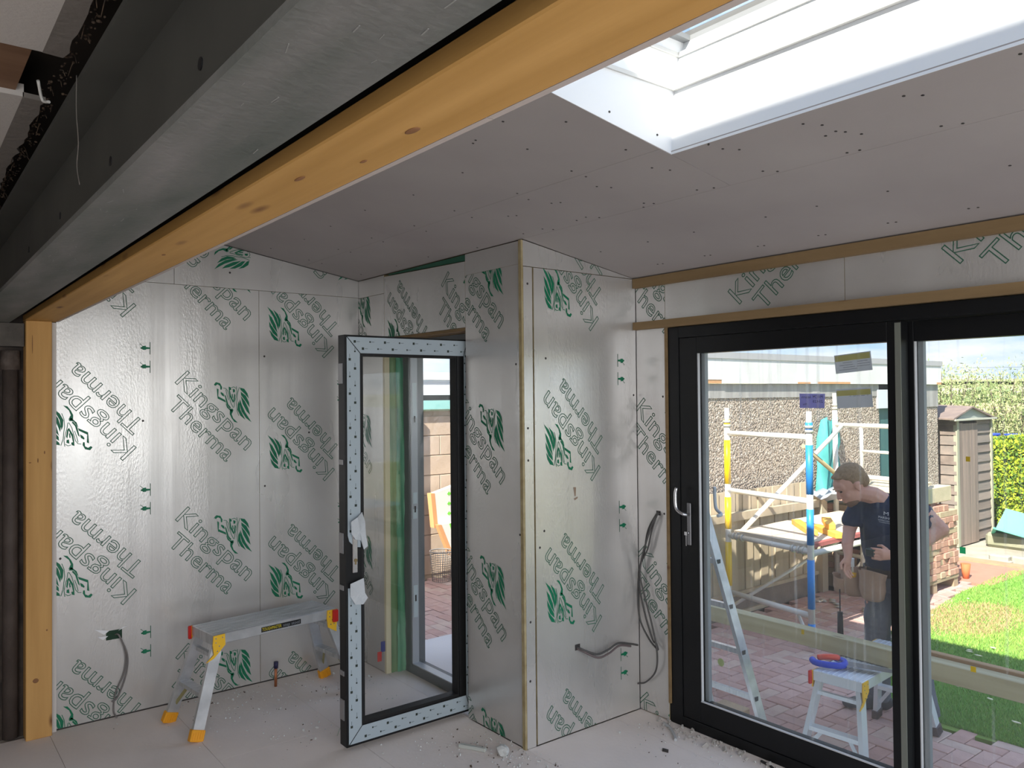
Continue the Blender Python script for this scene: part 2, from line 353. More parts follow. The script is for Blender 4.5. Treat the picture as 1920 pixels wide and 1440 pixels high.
def board(parent,Fm,poly,th=.048,items=None,name='insulation_board',face=None,edge=None,screws=(),gap=.0012,label=None):
    n=len(poly); cx=sum(p[0] for p in poly)/n; cy=sum(p[1] for p in poly)/n
    pl=[(x+(gap if x<cx else -gap),y+(gap if y<cy else -gap)) for x,y in poly]
    bm=B(); prism(bm,[(x,y,-th) for x,y in pl],(0,0,th),mi=1); bm.normal_update()
    bmesh.ops.recalc_face_normals(bm,faces=bm.faces)
    for f in bm.faces:
        if f.normal.z>.9: f.material_index=0
    bmesh.ops.transform(bm,matrix=Fm,verts=bm.verts)
    o=ob(name,bm,[face or FOIL,edge or PIR],parent,label=label)
    if items: decals('printed_lettering',o,Fm,pl,items)
    for (u,v) in screws:
        bm=B(); M=Fm@Matrix.Translation((u,v,.001)); bmesh.ops.create_cone(bm,cap_ends=True,segments=8,radius1=.007,radius2=.004,depth=.003,matrix=M)
        ob('screw_head',bm,SCREW,o)
    return o
def grid(u0,side,v0,n=5,per=.795,M_=None,su=1):
    """a column of motifs; side A reads down-right, side B is turned half round"""
    it=[]
    for k in range(n):
        if side=='A': it+=place(MOT,u0+.773*su,v0+k*per,0,su)
        elif side=='B': it+=place(MOT,u0+.430*su,v0+k*per,180,su)
        else:
            it+=place(PIC,u0+.543*su,v0+k*per,0,su)+place(PIC,u0+.543*su,v0-.105+k*per,0,su)
    return it
XL,Y1,XP,Y2=-4.81,2.475,-3.06,3.285
def zc(y): return 2.52-.165*(y-2.475)
def zb(y): return zc(y)-.004
FL=frame((XL,0,0),(0,1,0),(1,0,0)); FN=frame((0,Y1,0),(1,0,0),(0,-1,0)); FP=frame((XP,0,0),(0,1,0),(1,0,0)); FS=frame((0,Y2,0),(1,0,0),(0,-1,0))

# ------------------------------------------------------------ floor
CHIP=mat('dusty_floor',(.84,.765,.725),.85,col2=(.70,.63,.595),vscale=2.2,bump=.12,bscale=45,vlo=.25,vhi=.8,detail=10)
fl=box_ob('floor',(-4.95,-3.2,-.10),(3.2,3.30,-.02),CHIP,kind='structure')
box_ob('floor_screed',(-4.40,3.30,-.10),(-3.50,3.3001,-.02),CHIP,fl)
ys=[-3.2,.064,.665,1.255,1.876,2.474]
for i in range(5):
    xo=-4.81+(.9 if i%2 else 0)
    xs=[-4.81]+[x for x in (xo+2.4*k for k in range(5)) if -4.7<x<1.7]+[1.7]
    for a,b in zip(xs,xs[1:]): box_ob('floor_panel',(a+.001,ys[i]+.001,-.02),(b-.001,ys[i+1]-.001,0),CHIP,fl)
for a,b in ((-3.06,-1.9),(-1.9,.5),(.5,1.7)): box_ob('floor_panel',(a+.001,2.475,-.02),(b-.001,3.08,0),CHIP,fl); box_ob('floor_panel',(a+.001,3.082,-.02),(b-.001,3.30,0),CHIP,fl)
box_ob('floor_panel',(-4.46,2.475,-.02),(-3.56,2.70,0),CHIP,fl)

# ------------------------------------------------------------ left wall
BLOCK=mat('blockwork',(.30,.29,.28),.9)
wl=box_ob('wall_left',(-4.95,.690,-.1),(-4.86,2.62,2.95),BLOCK,kind='structure')
T24=2.405
for u0,dz,scr in ((.597,0,[(.72,.9),(1.13,1.62)]),(1.797,-.2,[(1.83,2.0),(1.83,1.2),(2.12,1.52)])):
    u1=min(u0+1.2,Y1); a=max(u0,.70)
    it=grid(u0,'A',.262+dz-.79,5,.79)+grid(u0,'B',.668+dz-.797,5,.797)+grid(u0,'P',.43+dz,4,.80)
    board(wl,FL,[(a,.006),(u1,.006),(u1,T24),(a,T24)],items=it,screws=scr,label='foil insulation board with green lettering')
for a,b,ks in ((.70,1.30,[]),(1.30,Y1,[1.774,2.574])):
    it=[]
    for k in (.974,1.774,2.574): it+=place(MOT,k,2.89,-90)
    board(wl,FL,[(a,T24),(b,T24),(b,zb(b)),(a,zb(a))],items=it,screws=[(1.62,2.50)] if b>2 else [])
# socket cut-out with torn foil
bm=B(); bx(bm,(XL-.02,.94,.425),(XL+.0015,1.02,.475)); ob('socket_hole',bm,mat('hole_green',(.02,.05,.03),.9),wl)
bm=B()
for y,z,dy,dz in ((.925,.44,-.03,.015),(.93,.468,-.05,.03),(1.0,.478,.05,.012),(.95,.42,-.01,-.02)):
    vs=[bm.verts.new(p) for p in ((XL+.002,y,z-.01),(XL+.012,y+dy,z+dz),(XL+.002,y+.025,z+.008))]; bm.faces.new(vs)
ob('torn_foil',bm,mat('torn_foil_white',(.85,.85,.87),.4),wl,fix=False)

# ------------------------------------------------------------ back wall with the garden door opening
wb=B()
bx(wb,(-4.86,Y1+.05,-.1),(-4.46,2.70,2.45)); bx(wb,(-4.46,Y1+.05,2.115),(-3.56,2.70,2.45)); bx(wb,(-3.56,Y1+.05,-.1),(XP-.05,2.70,2.45))
wb=ob('wall_back',wb,BLOCK,kind='structure')
z1=zb(Y1)
it=place(MOT,-5.01,2.45)+place(MOT,-5.01,1.66)+place(MOT,-5.01,.87)
board(wb,FN,[(-4.81,0),(-4.46,0),(-4.46,2.40),(-4.81,2.40)],items=it)
board(wb,FN,[(-4.81,2.40),(-4.46,2.40),(-4.46,z1),(-4.81,z1)])
it=place(MOT,-3.728,2.381)+place(MOT,-4.04,1.98,180)+place(MOT,-4.93,2.36)
board(wb,FN,[(-4.46,2.115),(-3.56,2.115),(-3.56,2.478),(-4.46,2.505)],items=it)
it=[]
for k in range(4): it+=place(MOT,-3.595,.10+.802*k)
board(wb,FN,[(-3.56,.004),(XP-.022,.004),(XP-.022,2.40),(-3.56,2.40)],items=it,screws=[(-3.12,1.90),(-3.10,1.05)],gap=.0005)
board(wb,FN,[(-3.56,2.40),(XP-.022,2.40),(XP-.022,z1),(-3.56,z1)],gap=.0005)
bm=B(); prism(bm,[(-4.40,Y1-.001,2.508),(-3.565,Y1-.001,2.482),(-3.565,Y1-.001,2.514),(-4.40,Y1-.001,2.514)],(0,.01,0)); ob('green_tape',bm,mat('tape_dark_green',(.02,.10,.06),.6),wb)
# door reveal: cream board edge, loose green membrane
bm=B(); bx(bm,(-4.475,Y1-.004,0),(-4.452,Y1+.03,2.115)); ob('board_edge',bm,CREAM,wb)
def sheet(y0,y1,x,z0,z1,ny,nz,amp,seed):
    bm=B(); rr=random.Random(seed); g=[[bm.verts.new((x+amp*math.sin(i*1.7+j*.23+seed)*.5+rr.uniform(-amp,amp)*.5,y0+(y1-y0)*i/ny,z0+(z1-z0)*j/nz)) for j in range(nz+1)] for i in range(ny+1)]
    for i in range(ny):
        for j in range(nz): f=bm.faces.new((g[i][j],g[i+1][j],g[i+1][j+1],g[i][j+1])); f.smooth=True
    return bm
ob('membrane',sheet(Y1+.03,2.56,-4.452,0,2.115,5,40,.006,1),MEMB,wb,fix=False)
ob('membrane',sheet(2.545,2.60,-4.440,0,2.1,5,50,.010,5),MEMB2,wb,fix=False)
bm=B(); bx(bm,(-4.46,Y1,2.100),(-3.56,2.60,2.118)); ob('timber_head',bm,BATTEN,wb)
bm=B(); bx(bm,(-3.58,Y1+.05,0),(-3.556,2.70,2.115)); ob('reveal_board',bm,PIR,wb)

# ------------------------------------------------------------ projecting pier
bm=B(); bx(bm,(-3.30,2.70,-.1),(XP-.05,3.46,2.40)); wp=ob('wall_pier',bm,BLOCK,kind='structure')
board(wp,FP,[(Y1-.010,0),(Y1+.002,0),(Y1+.002,2.40),(Y1-.010,2.40)],th=.022,face=PIR,name='board_edge',gap=0)
board(wp,FP,[(Y1-.010,2.40),(Y1+.002,2.40),(Y1+.002,z1),(Y1-.010,z1)],th=.022,face=PIR,name='board_edge',gap=0)
board(wp,FP,[(Y1+.002,0),(2.536,0),(2.536,2.385),(Y1+.002,2.385)],screws=[(2.50,.33),(2.505,.62),(2.50,1.58),(2.50,1.42),(2.505,2.3)],name='insulation_strip')
it=grid(2.557,'B',.555-.795,5,.795,su=.88)
for k in range(4): it+=place(PIC,3.165,-.07+.8*k+.43-.03,180)+place(PIC,3.165,-.07+.8*k+.33-.03,180)
board(wp,FP,[(2.543,.004),(3.282,.004),(3.282,2.385),(2.543,2.385)],items=it,screws=[(2.57,.98),(2.60,1.06),(2.62,1.93),(3.26,1.74)],label='foil insulation board with green lettering')
it=[]
for k in (2.87,): it+=place(MOT,k,2.47,90,.88)
board(wp,FP,[(Y1+.002,2.387),(3.27,2.387),(Y1+.002,zb(Y1+.002))],items=it,gap=.0001)
bm=B(); bx(bm,(XP-.02,2.80,.42),(XP+.0012,2.835,.45)); ob('cable_hole',bm,SCREW,wp)
# scrape marks and the torn brown tape mark
bm=B()
vs=[bm.verts.new(p) for p in ((XP+.0012,2.80,1.265),(XP+.0012,2.818,1.263),(XP+.0012,2.815,1.218),(XP+.0012,2.808,1.216))]; bm.faces.new(vs)
vs=[bm.verts.new(p) for p in ((XP+.0014,2.803,1.206),(XP+.0014,2.830,1.214),(XP+.0014,2.828,1.205),(XP+.0014,2.808,1.196))]; bm.faces.new(vs)
ob('torn_tape_mark',bm,mat('brown_tape_mark',(.30,.21,.15),.7),wp,fix=False)

# ------------------------------------------------------------ wall with the sliding door
wr=B()
bx(wr,(XP-.05,Y2+.05,2.10),(1.75,3.46,2.50)); bx(wr,(XP-.05,Y2+.05,-.1),(-2.835,3.46,2.10)); bx(wr,(.42,Y2+.02,-.1),(1.75,3.46,2.10))
wr=ob('wall_front',wr,BLOCK,kind='structure')
it=place(MOT,-3.0,2.47)
for k in range(3): it+=place(MOT,-3.01,.045+.808*k)
board(wr,FS,[(XP,.005),(-2.848,.005),(-2.848,2.385),(XP,2.385)],items=it,screws=[(-2.87,1.73),(-2.87,1.1)])
it=[]
for k in range(4): it+=place(MOT,-2.376+1.02*k,2.248+.06*(k%2),90)
board(wr,FS,[(-2.848,2.10),(-1.826,2.10),(-1.826,2.385),(-2.848,2.385)],items=it)
board(wr,FS,[(-1.826,2.10),(.6,2.10),(.6,2.385),(-1.826,2.385)],items=it)
board(wr,FS,[(.6,0),(1.7,0),(1.7,2.385),(.6,2.385)])
box_ob('trim_1',(XP+.004,Y2-.030,2.332),(1.7,Y2,2.384),BATTEN,kind='structure')
box_ob('trim_2',(XP+.004,Y2-.030,2.100),(1.7,Y2,2.142),BATTEN,kind='structure')
box_ob('trim_3',(-2.846,Y2-.010,.10),(-2.832,Y2+.045,2.10),BATTEN,kind='structure')

# ------------------------------------------------------------ right end and old room behind the camera
PAINT=mat('old_plaster',(.42,.39,.35),.9,col2=(.36,.33,.30),vscale=2,bump=.2,bscale=50)
bm=B(); bx(bm,(1.70,.55,-.1),(1.80,.98,2.95)); bx(bm,(1.70,3.02,-.1),(1.80,3.46,2.95)); bx(bm,(1.70,.98,-.1),(1.80,3.02,.28)); bx(bm,(1.70,.98,2.12),(1.80,3.02,2.95)); ob('wall_right',bm,PLASTER,kind='structure')
bm=B(); bx(bm,(1.71,.98,.28),(1.78,1.05,2.12)); bx(bm,(1.71,2.95,.28),(1.78,3.02,2.12)); bx(bm,(1.71,1.05,.28),(1.78,2.95,.35)); bx(bm,(1.71,1.05,2.05),(1.78,2.95,2.12)); bx(bm,(1.71,1.97,.35),(1.78,2.03,2.05)); w2=ob('added_window',bm,BLACK,kind='structure')  # made-up window, added to go with the side fill lamp
bm=B(); bx(bm,(1.742,1.05,.35),(1.748,2.95,2.05)); ob('glass_pane',bm,GLASS,w2)
bm=B(); bx(bm,(2.05,-3.2,-.1),(2.15,.55,.6)); bx(bm,(2.05,-3.2,2.1),(2.15,.55,2.45)); bx(bm,(2.05,-3.2,.6),(2.15,-2.1,2.1)); bx(bm,(2.05,.30,.6),(2.15,.55,2.1)); bx(bm,(1.7,.45,-.1),(2.15,.55,2.45))
ob('wall_old_room_right',bm,PAINT,kind='structure')
box_ob('wall_old_room_back',(-4.95,-3.3,-.1),(2.15,-3.2,2.45),PAINT,kind='structure')
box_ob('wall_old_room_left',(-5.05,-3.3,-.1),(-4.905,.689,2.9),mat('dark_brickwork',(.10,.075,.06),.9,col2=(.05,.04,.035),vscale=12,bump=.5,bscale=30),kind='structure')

# ------------------------------------------------------------ ceiling
SKX0,SKX1,SKY0,SKY1=-1.82,.9,1.22,2.14
cb=B()
for a,b in (((-4.95,.715),(SKX0-.04,3.46)),((SKX1+.04,.715),(1.8,3.46)),((SKX0-.04,.715),(SKX1+.04,SKY0-.04)),((SKX0-.04,SKY1+.10),(SKX1+.04,3.46))):
    (x0,y0),(x1,y1)=a,b
    prism(cb,[(x0,y0,zc(y0)+.02),(x1,y0,zc(y0)+.02),(x1,y1,zc(y1)+.02),(x0,y1,zc(y1)+.02)],(0,0,.22))
ce=ob('ceiling',cb,mat('roof_deck',(.2,.15,.1),.9),kind='structure')
def cpanel(x0,y0,x1,y1,screws):
    g=.0008; bm=B(); x0+=g;x1-=g;y0+=g;y1-=g
    prism(bm,[(x0,y0,zc(y0)),(x1,y0,zc(y0)),(x1,y1,zc(y1)),(x0,y1,zc(y1))],(0,0,.0125)); o=ob('plasterboard_panel',bm,PLASTER,ce)
    for x,y in screws:
        if x0<x<x1 and y0<y<y1:
            if not SM: 
                b=B(); bmesh.ops.create_cone(b,cap_ends=True,segments=6,radius1=.0048,radius2=.0048,depth=.0012); SM.append(bpy.data.meshes.new('screw')); b.to_mesh(SM[0]); b.free(); SM[0].materials.append(SCREW)
            s=bpy.data.objects.new('screw',SM[0]); COL.objects.link(s); s.parent=o; s.location=(x,y,zc(y)-.0006); s.rotation_euler=(math.atan(-.165),0,0)
SM=[]
jy=2.085
S=[]
for k in range(7):
    x=-4.6+.4*k
    for y in (1.2,1.5,1.8,2.04,2.13,2.42): S.append((x+R.uniform(-.02,.02),y+R.uniform(-.03,.03)))
for k in range(14):
    x=-2.85+.3*k; S+=[(x,2.45+R.uniform(-.03,.03)),(x+.05+R.uniform(-.02,.02),2.46),(x+R.uniform(-.05,.05),2.82)]
    S+=[(x+.1,3.12),(x+.13,3.125),(x,2.2+R.uniform(-.02,.03)),(x+.04,2.24)]
S+=[(-1.95,1.45),(-1.93,1.75),(-1.92,2.02),(-2.1,1.62),(-2.3,1.65),(-2.33,1.66),(-1.3,2.3),(-1.28,2.32),(-1.34,2.31),(-1.25,2.36)]
for x0,x1 in ((-4.81,-3.65),(-3.65,-1.82)): cpanel(x0,.715,x1,jy,S)
cpanel(-1.82,.715,.9,SKY0,S); cpanel(.9,.715,1.7,jy,S)
cpanel(-4.81,jy,-2.95,Y1,S); cpanel(-2.95,jy,SKX0,Y1,S); cpanel(SKX0,SKY1,.9,Y1,S); cpanel(.9,jy,1.7,Y1,S)
cpanel(XP,Y1,-.66,Y2,S); cpanel(-.66,Y1,1.7,Y2,S)

# ------------------------------------------------------------ rooflight
sk=B(); bx(sk,(SKX0-.08,SKY1+.09,2.62),(SKX1+.08,SKY1+.16,3.03)); bx(sk,(SKX0-.16,SKY0-.1,2.72),(SKX0-.08,SKY1+.16,3.03)); bx(sk,(SKX1+.08,SKY0-.1,2.72),(SKX1+.16,SKY1+.16,3.03)); bx(sk,(SKX0-.08,SKY0-.16,2.72),(SKX1+.08,SKY0-.08,3.03))
sk=ob('window_1',sk,mat('upstand',(.12,.12,.12),.7),kind='structure')
# front lining in three tiers that step back, with beads between them; the same down the left side
TI=[(2.14,2.575,2.80,0),(2.165,2.815,2.925,0),(2.20,2.940,3.0,0)]
for y,za,zb,_ in TI:
    bm=B(); prism(bm,[(SKX0,y,za),(SKX1,y,za),(SKX1,y+.012+(.02),zb),(SKX0,y+.02,zb)],(0,.012,0)); ob('lining_panel',bm,WHITEP,sk,label='white lining board of the rooflight')
for (y,z) in ((2.158,2.807),(2.190,2.932)):
    bm=B(); bx(bm,(SKX0,y-.012,z-.008),(SKX1,y+.03,z+.008)); ob('bead',bm,mat('bead_grey',(.62,.62,.60),.5),sk)
def side(x,sg,nm):
    for y,za,zb,_ in TI:
        bm=B(); z0=zc(SKY0) if za<2.6 else za
        prism(bm,[(x,SKY0,z0),(x,y+.02,za),(x,y+.02,zb),(x,SKY0,zb)],(sg*.012,0,0)); ob('lining_panel',bm,WHITEP,sk)
    for (y,z) in ((2.158,2.807),(2.190,2.932)):
        bm=B(); bx(bm,(x-sg*.008,SKY0,z-.007),(x+sg*.012,y,z+.007)); ob('bead',bm,MATS['bead_grey'],sk)
side(SKX0,-1,'l'); side(SKX1,1,'r')
bm=B(); prism(bm,[(SKX0,SKY0,zc(SKY0)),(SKX1,SKY0,zc(SKY0)),(SKX1,SKY0,3.0),(SKX0,SKY0,3.0)],(0,-.012,0)); ob('lining_panel',bm,WHITEP,sk)
bm=B(); bx(bm,(SKX0-.08,SKY0-.1,3.004),(SKX1+.08,SKY1+.16,3.012)); ob('roof_glass',bm,GLASS,sk,label='clear glass of the rooflight')
bm=B()
for x in (SKX0,SKX1-.03): bx(bm,(x,SKY0,2.985),(x+.03,SKY1+.09,3.003))
for y in (SKY0,2.215): bx(bm,(SKX0,y,2.985),(SKX1,y+.02,3.003))
ob('glazing_frame',bm,mat('frame_grey',(.25,.26,.27),.5),sk)
for x,z in ((-1.66,2.60),(-1.30,2.665),(-1.31,2.645),(-.98,2.66),(-.975,2.69),(-.955,2.675),(-.94,2.678),(-.75,2.66),(-.72,2.69)):
    bm=B(); bmesh.ops.create_cone(bm,cap_ends=True,segments=8,radius1=.004,radius2=.004,depth=.002,matrix=Matrix.Translation((x,2.1395+(z-2.575)*.09,z-.03))@Matrix.Rotation(PI/2,4,'X')); ob('screw',bm,SCREW,sk)
for y,z in ((1.62,2.70),(1.84,2.66),(2.07,2.63)):
    bm=B(); bmesh.ops.create_cone(bm,cap_ends=True,segments=8,radius1=.004,radius2=.004,depth=.002,matrix=Matrix.Translation((SKX0+.001,y,z))@Matrix.Rotation(PI/2,4,'Y')); ob('screw',bm,SCREW,sk)

# ------------------------------------------------------------ bulkhead, timber frame of the opening, steel beam
bk=B(); bx(bk,(-4.95,.702,2.45),(1.75,.714,2.83)); bx(bk,(-4.95,.43,2.47),(1.75,.702,2.83)); bk=ob('wall_bulkhead',bk,BLOCK,kind='structure')
box_ob('dark_gap_filler',(-4.86,.60,2.19),(1.69,.698,2.448),mat('painted_gap_shade',(.02,.016,.013),.9),bk)  # near-black filler, its colour stands in for the shade in the gap
xs=[-4.81,-3.3,-.95,1.7]
for a,b in zip(xs,xs[1:]): 
    bm=B(); bx(bm,(a+.001,.702,2.156),(b-.001,.7145,2.80)); ob('plasterboard_strip',bm,mat('plasterboard_cut_edge',(.46,.40,.37),.95),bk)
bm=B(); bx(bm,(-4.81,.676,0),(-4.795,.700,2.15)); ob('plasterboard_edge',bm,PBEDGE,wl)
lt=emp('timber_lintel',(-1.5,.63,2.154),'long orange pine lintel with knots running beside the grey steel beam','timber beam')
bm=B(); bx(bm,(-4.86,.555,2.154),(1.7,.700,2.188),bev=.003); local(lt,ob('beam',bm,TIMBO,lt))
bm=B()
for x,y,z,rx,ry in ((-1.06,.640,2.1535,.020,.008),(-1.42,.610,2.1535,.022,.006),(-1.25,.655,2.1535,.012,.004),(-2.4,.62,2.1535,.012,.005)):
    ball(bm,(x,y,z),1,(rx,ry,.0012),2)
local(lt,ob('knots',bm,mat('knot_dark',(.24,.11,.045),.7),lt,kind='stuff'))
ps=emp('timber_post',(-4.80,.62,0),'orange pine post standing at the left end of the opening','timber post')
bm=B(); bx(bm,(-4.848,.556,0),(-4.75,.674,2.153),bev=.003); local(ps,ob('post',bm,TIMBZ,ps))
bm=B()
for y,z,ry,rz_ in ((.60,.30,.014,.012),(.575,1.42,.006,.003),(.61,1.43,.003,.012),(.64,1.47,.003,.009),(.65,.55,.004,.005),(.585,2.03,.002,.05)):
    ball(bm,(-4.7498,y,z),1,(.0012,ry,rz_),2)
local(ps,ob('knots',bm,MATS['knot_dark'],ps,kind='stuff'))
sb=emp('steel_beam',(-1.5,.406,2.14),'grey primed steel I-beam across the top left of the view','steel beam')
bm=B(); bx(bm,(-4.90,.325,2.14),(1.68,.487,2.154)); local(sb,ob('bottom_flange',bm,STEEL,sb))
bm=B(); bx(bm,(-4.90,.402,2.154),(1.68,.410,2.432)); local(sb,ob('web',bm,mat('dark_steel',(.06,.058,.050),.8,col2=(.075,.073,.062),vscale=3),sb))  # web and top flange have a darker tone than the bottom flange
bm=B(); bx(bm,(-4.90,.325,2.432),(1.68,.487,2.446)); local(sb,ob('top_flange',bm,MATS['dark_steel'],sb))
for x in (-1.33,-2.0,-2.68,-3.35,-.66):
    bm=B(); bmesh.ops.create_cone(bm,cap_ends=True,segments=14,radius1=.011,radius2=.011,depth=.002,matrix=Matrix.Translation((x,.4012,2.289))@Matrix.Rotation(PI/2,4,'X')); local(sb,ob('bolt_hole',bm,BLACKG,sb))
bm=B()
for k in range(60):
    x=R.uniform(-3.2,-.4); z=2.1395; y=R.uniform(.34,.47)
    a=R.uniform(-.5,.5); L_=R.uniform(.004,.03); w=R.uniform(.0006,.0018)
    if k%3: bar(bm,(x,y,z),(x+L_*math.cos(a),y+L_*math.sin(a)*.5,z),w,.0006)
local(sb,ob('plaster_smears',bm,mat('pale_smear',(.24,.24,.225),.9),sb,kind='stuff'))
pd=box_ob('concrete_padstone',(-4.93,.32,2.02),(-4.78,.552,2.138),mat('old_concrete',(.12,.105,.09),.9,col2=(.08,.07,.06),vscale=9,bump=.5,bscale=30)); tag(pd,'rough concrete padstone carrying the left end of the steel beam','padstone')
pp=emp('brown_pipe',(-4.86,.50,0),'dark brown vertical pipe with a collar beside the timber post','pipe')
bm=B(); cyl(bm,(-4.86,.500,0),(-4.86,.500,1.96),.036,seg=18); local(pp,ob('pipe',bm,DARKST,pp))
bm=B(); cyl(bm,(-4.86,.500,1.90),(-4.86,.500,2.0),.045,seg=18); local(pp,ob('collar',bm,mat('collar_brown',(.12,.095,.08),.8,col2=(.07,.05,.04),vscale=20,bump=.4,bscale=50),pp))

# old plaster ceiling, broken back along the beam, with a joist in a chased slot
oc=B(); pz=2.462
def oplate(x0,x1,y0,y1): prism(oc,[(x0,y0,pz),(x1,y0,pz),(x1,y1,pz),(x0,y1,pz)],(0,0,.03))
oplate(-4.90,-2.19,-3.2,.252); oplate(-1.885,2.05,-3.2,.252); oplate(-2.195,-1.88,-3.2,-1.2)
oc=ob('ceiling_old_room',oc,mat('old_white_ceiling',(.46,.42,.38),.95,bump=.15,bscale=120),kind='structure')
for x0,x1 in ((-4.9,-2.19),(-1.885,1.7)):
    bm=B(); n=int((x1-x0)/.035); top=[];  rr=random.Random(int(x0*10))
    pts=[(x0+(x1-x0)*i/n,.293+rr.uniform(-.008,.006)) for i in range(n+1)]
    for (a,b),(c,d) in zip(pts,pts[1:]): prism(bm,[(a,.25,pz-.001),(c,.25,pz-.001),(c,d,pz-.003),(a,b,pz-.003)],(0,0,.012))
    ob('broken_plaster_edge',bm,mat('grey_plaster',(.16,.14,.12),.95,bump=.4,bscale=40),oc)
bm=B(); bx(bm,(-4.95,-3.2,pz+.12),(2.1,.5,pz+.15)); ob('floorboards_above',bm,mat('dark_boards',(.03,.022,.016),.9),oc)
jo=box_ob('ceiling_joist',(-2.20,-2.4,pz+.012),(-1.88,.235,pz+.10),timber('old_joist',(.20,.11,.06),(.14,.07,.035),(.05,.02,.01),'y')); tag(jo,'dark brown old joist exposed in a slot of the white ceiling','joist')
bm=B(); rr=random.Random(3)
for k in range(420):
    x=rr.uniform(-3.8,-1.0); y=rr.uniform(.290,.324); z=pz-rr.uniform(-.03,.002); s=rr.uniform(.001,.0055)
    ball(bm,(x,y,z),s,(1,rr.uniform(.5,1),.6),1)
    if k%6==0:
        p=Vector((x,y,z)); q=p+Vector((rr.uniform(-.03,.03),rr.uniform(-.01,.02),-rr.uniform(.0,.03))); tube(bm,[p,(p+q)/2+Vector((.006,0,.004)),q],.0012,4)
db=ob('rubble_and_straw',bm,mat('straw_rubble',(.085,.052,.03),.95,col2=(.03,.02,.014),vscale=60),oc,kind='stuff')
hw=B(); tube(hw,spline([(-1.915,.318,2.44),(-1.912,.317,2.36),(-1.895,.318,2.29),(-1.90,.316,2.24),(-1.876,.317,2.195)],5),.0011,5)
hw=ob('hanging_thread',hw,mat('dusty_thread',(.16,.14,.12),.9)); tag(hw,'thin dusty thread hanging in front of the steel beam','thread')
bm=B(); tube(bm,spline([(-2.04,.262,2.455),(-2.075,.275,2.425),(-2.05,.285,2.415)],5),.0035,6); bm=ob('cable_clip_scrap',bm,mat('white_scrap',(.5,.48,.44),.7)); tag(bm,'short pale scrap of cable hanging from the dark slot in the ceiling','cable scrap')
# ------------------------------------------------------------ sliding door (the dark frame with two panes in view)
d2=B()
DX0,DX1,DZ0,DZ1=-2.832,.42,.0,2.098
for a,b in (((DX0,3.285,DZ0),(DX0+.072,3.42,DZ1)),((DX1-.072,3.285,DZ0),(DX1,3.42,DZ1)),((DX0+.072,3.285,2.040),(DX1-.072,3.42,DZ1)),((DX0+.072,3.285,DZ0),(DX1-.072,3.42,.052))): bx(d2,a,b)
d2=ob('door_2',d2,BLACK,kind='structure',bev=.002)
def sash(x0,x1,y0,y1,wl_,wr_,wt,wbm,name):
    z0,z1_=.054,2.038
    bm=B(); bx(bm,(x0,y0,z0),(x0+wl_,y1,z1_)); bx(bm,(x1-wr_,y0,z0),(x1,y1,z1_)); bx(bm,(x0+wl_,y0,z1_-wt),(x1-wr_,y1,z1_)); bx(bm,(x0+wl_,y0,z0),(x1-wr_,y1,z0+wbm))
    o=ob(name,bm,BLACK,d2,bev=.002)
    ym=(y0+y1)/2
    ob('glass_pane',box(( x0+wl_-.004,ym-.003,z0+wbm-.004),(x1-wr_+.004,ym+.003,z1_-wt+.004)),DGLASS,o)
    bm=B(); bx(bm,(x0+wl_,y0+.004,z0+wbm),(x0+wl_+.004,y0+.02,z1_-wt)); bx(bm,(x0+wl_,y0+.001,z0+wbm),(x1-wr_,y0+.012,z0+wbm+.005))
    ob('pale_gasket',bm,mat('gasket_pale',(.55,.56,.58),.5),o)
    bm=B(); bx(bm,(x0+wl_+.001,ym+.006,z0+wbm),(x0+wl_+.024,ym+.03,z1_-wt)); ob('outer_bead',bm,mat('grey_bead',(.22,.24,.26),.5),o)
    return o
def box(a,b):
    bm=B(); bx(bm,a,b); return bm
s1=sash(-2.758,-1.588,3.29,3.35,.115,.060,.085,.105,'door_sash')
s2=sash(-1.640,-.50,3.36,3.415,.070,.070,.085,.105,'door_sash')
s3=sash(-.55,.345,3.29,3.35,.070,.070,.085,.105,'door_sash')
bm=B(); bx(bm,(-1.612,3.285,.056),(-1.588,3.289,2.03)); ob('interlock_strip',bm,mat('interlock_grey',(.16,.17,.145),.45),s1)
bm=B(); bx(bm,(-2.86,3.29,0),(-2.834,3.40,.10)); ob('black_packer',bm,BLACKG,d2)
# handles and key
def dhandle(x,y,z,m,par,out=-1):
    bm=B(); tube(bm,spline([(x,y,z),(x-.004,y+out*.035,z+.004),(x-.045,y+out*.045,z+.03),(x-.052,y+out*.045,z+.10),(x-.048,y+out*.04,z+.14)],5),[.009]*20+[.008],8)
    return ob('handle',bm,m,par)
bm=B(); bx(bm,(-2.716,3.283,.955),(-2.690,3.290,1.175),bev=.003); pl=ob('handle_plate',bm,mat('grey_plate',(.22,.22,.23),.4,metal=.5),s1)
dhandle(-2.70,3.283,1.115,CHROME,pl)
bm=B(); cyl(bm,(-2.703,3.285,1.02),(-2.703,3.270,1.02),.008); bx(bm,(-2.712,3.258,1.010),(-2.694,3.262,1.028)); bx(bm,(-2.706,3.262,.955),(-2.702,3.266,1.012)); ob('key',bm,CHROME,pl)
dhandle(-2.575,3.358,1.115,mat('handle_pale_blue',(.42,.48,.56),.3),s1,1)

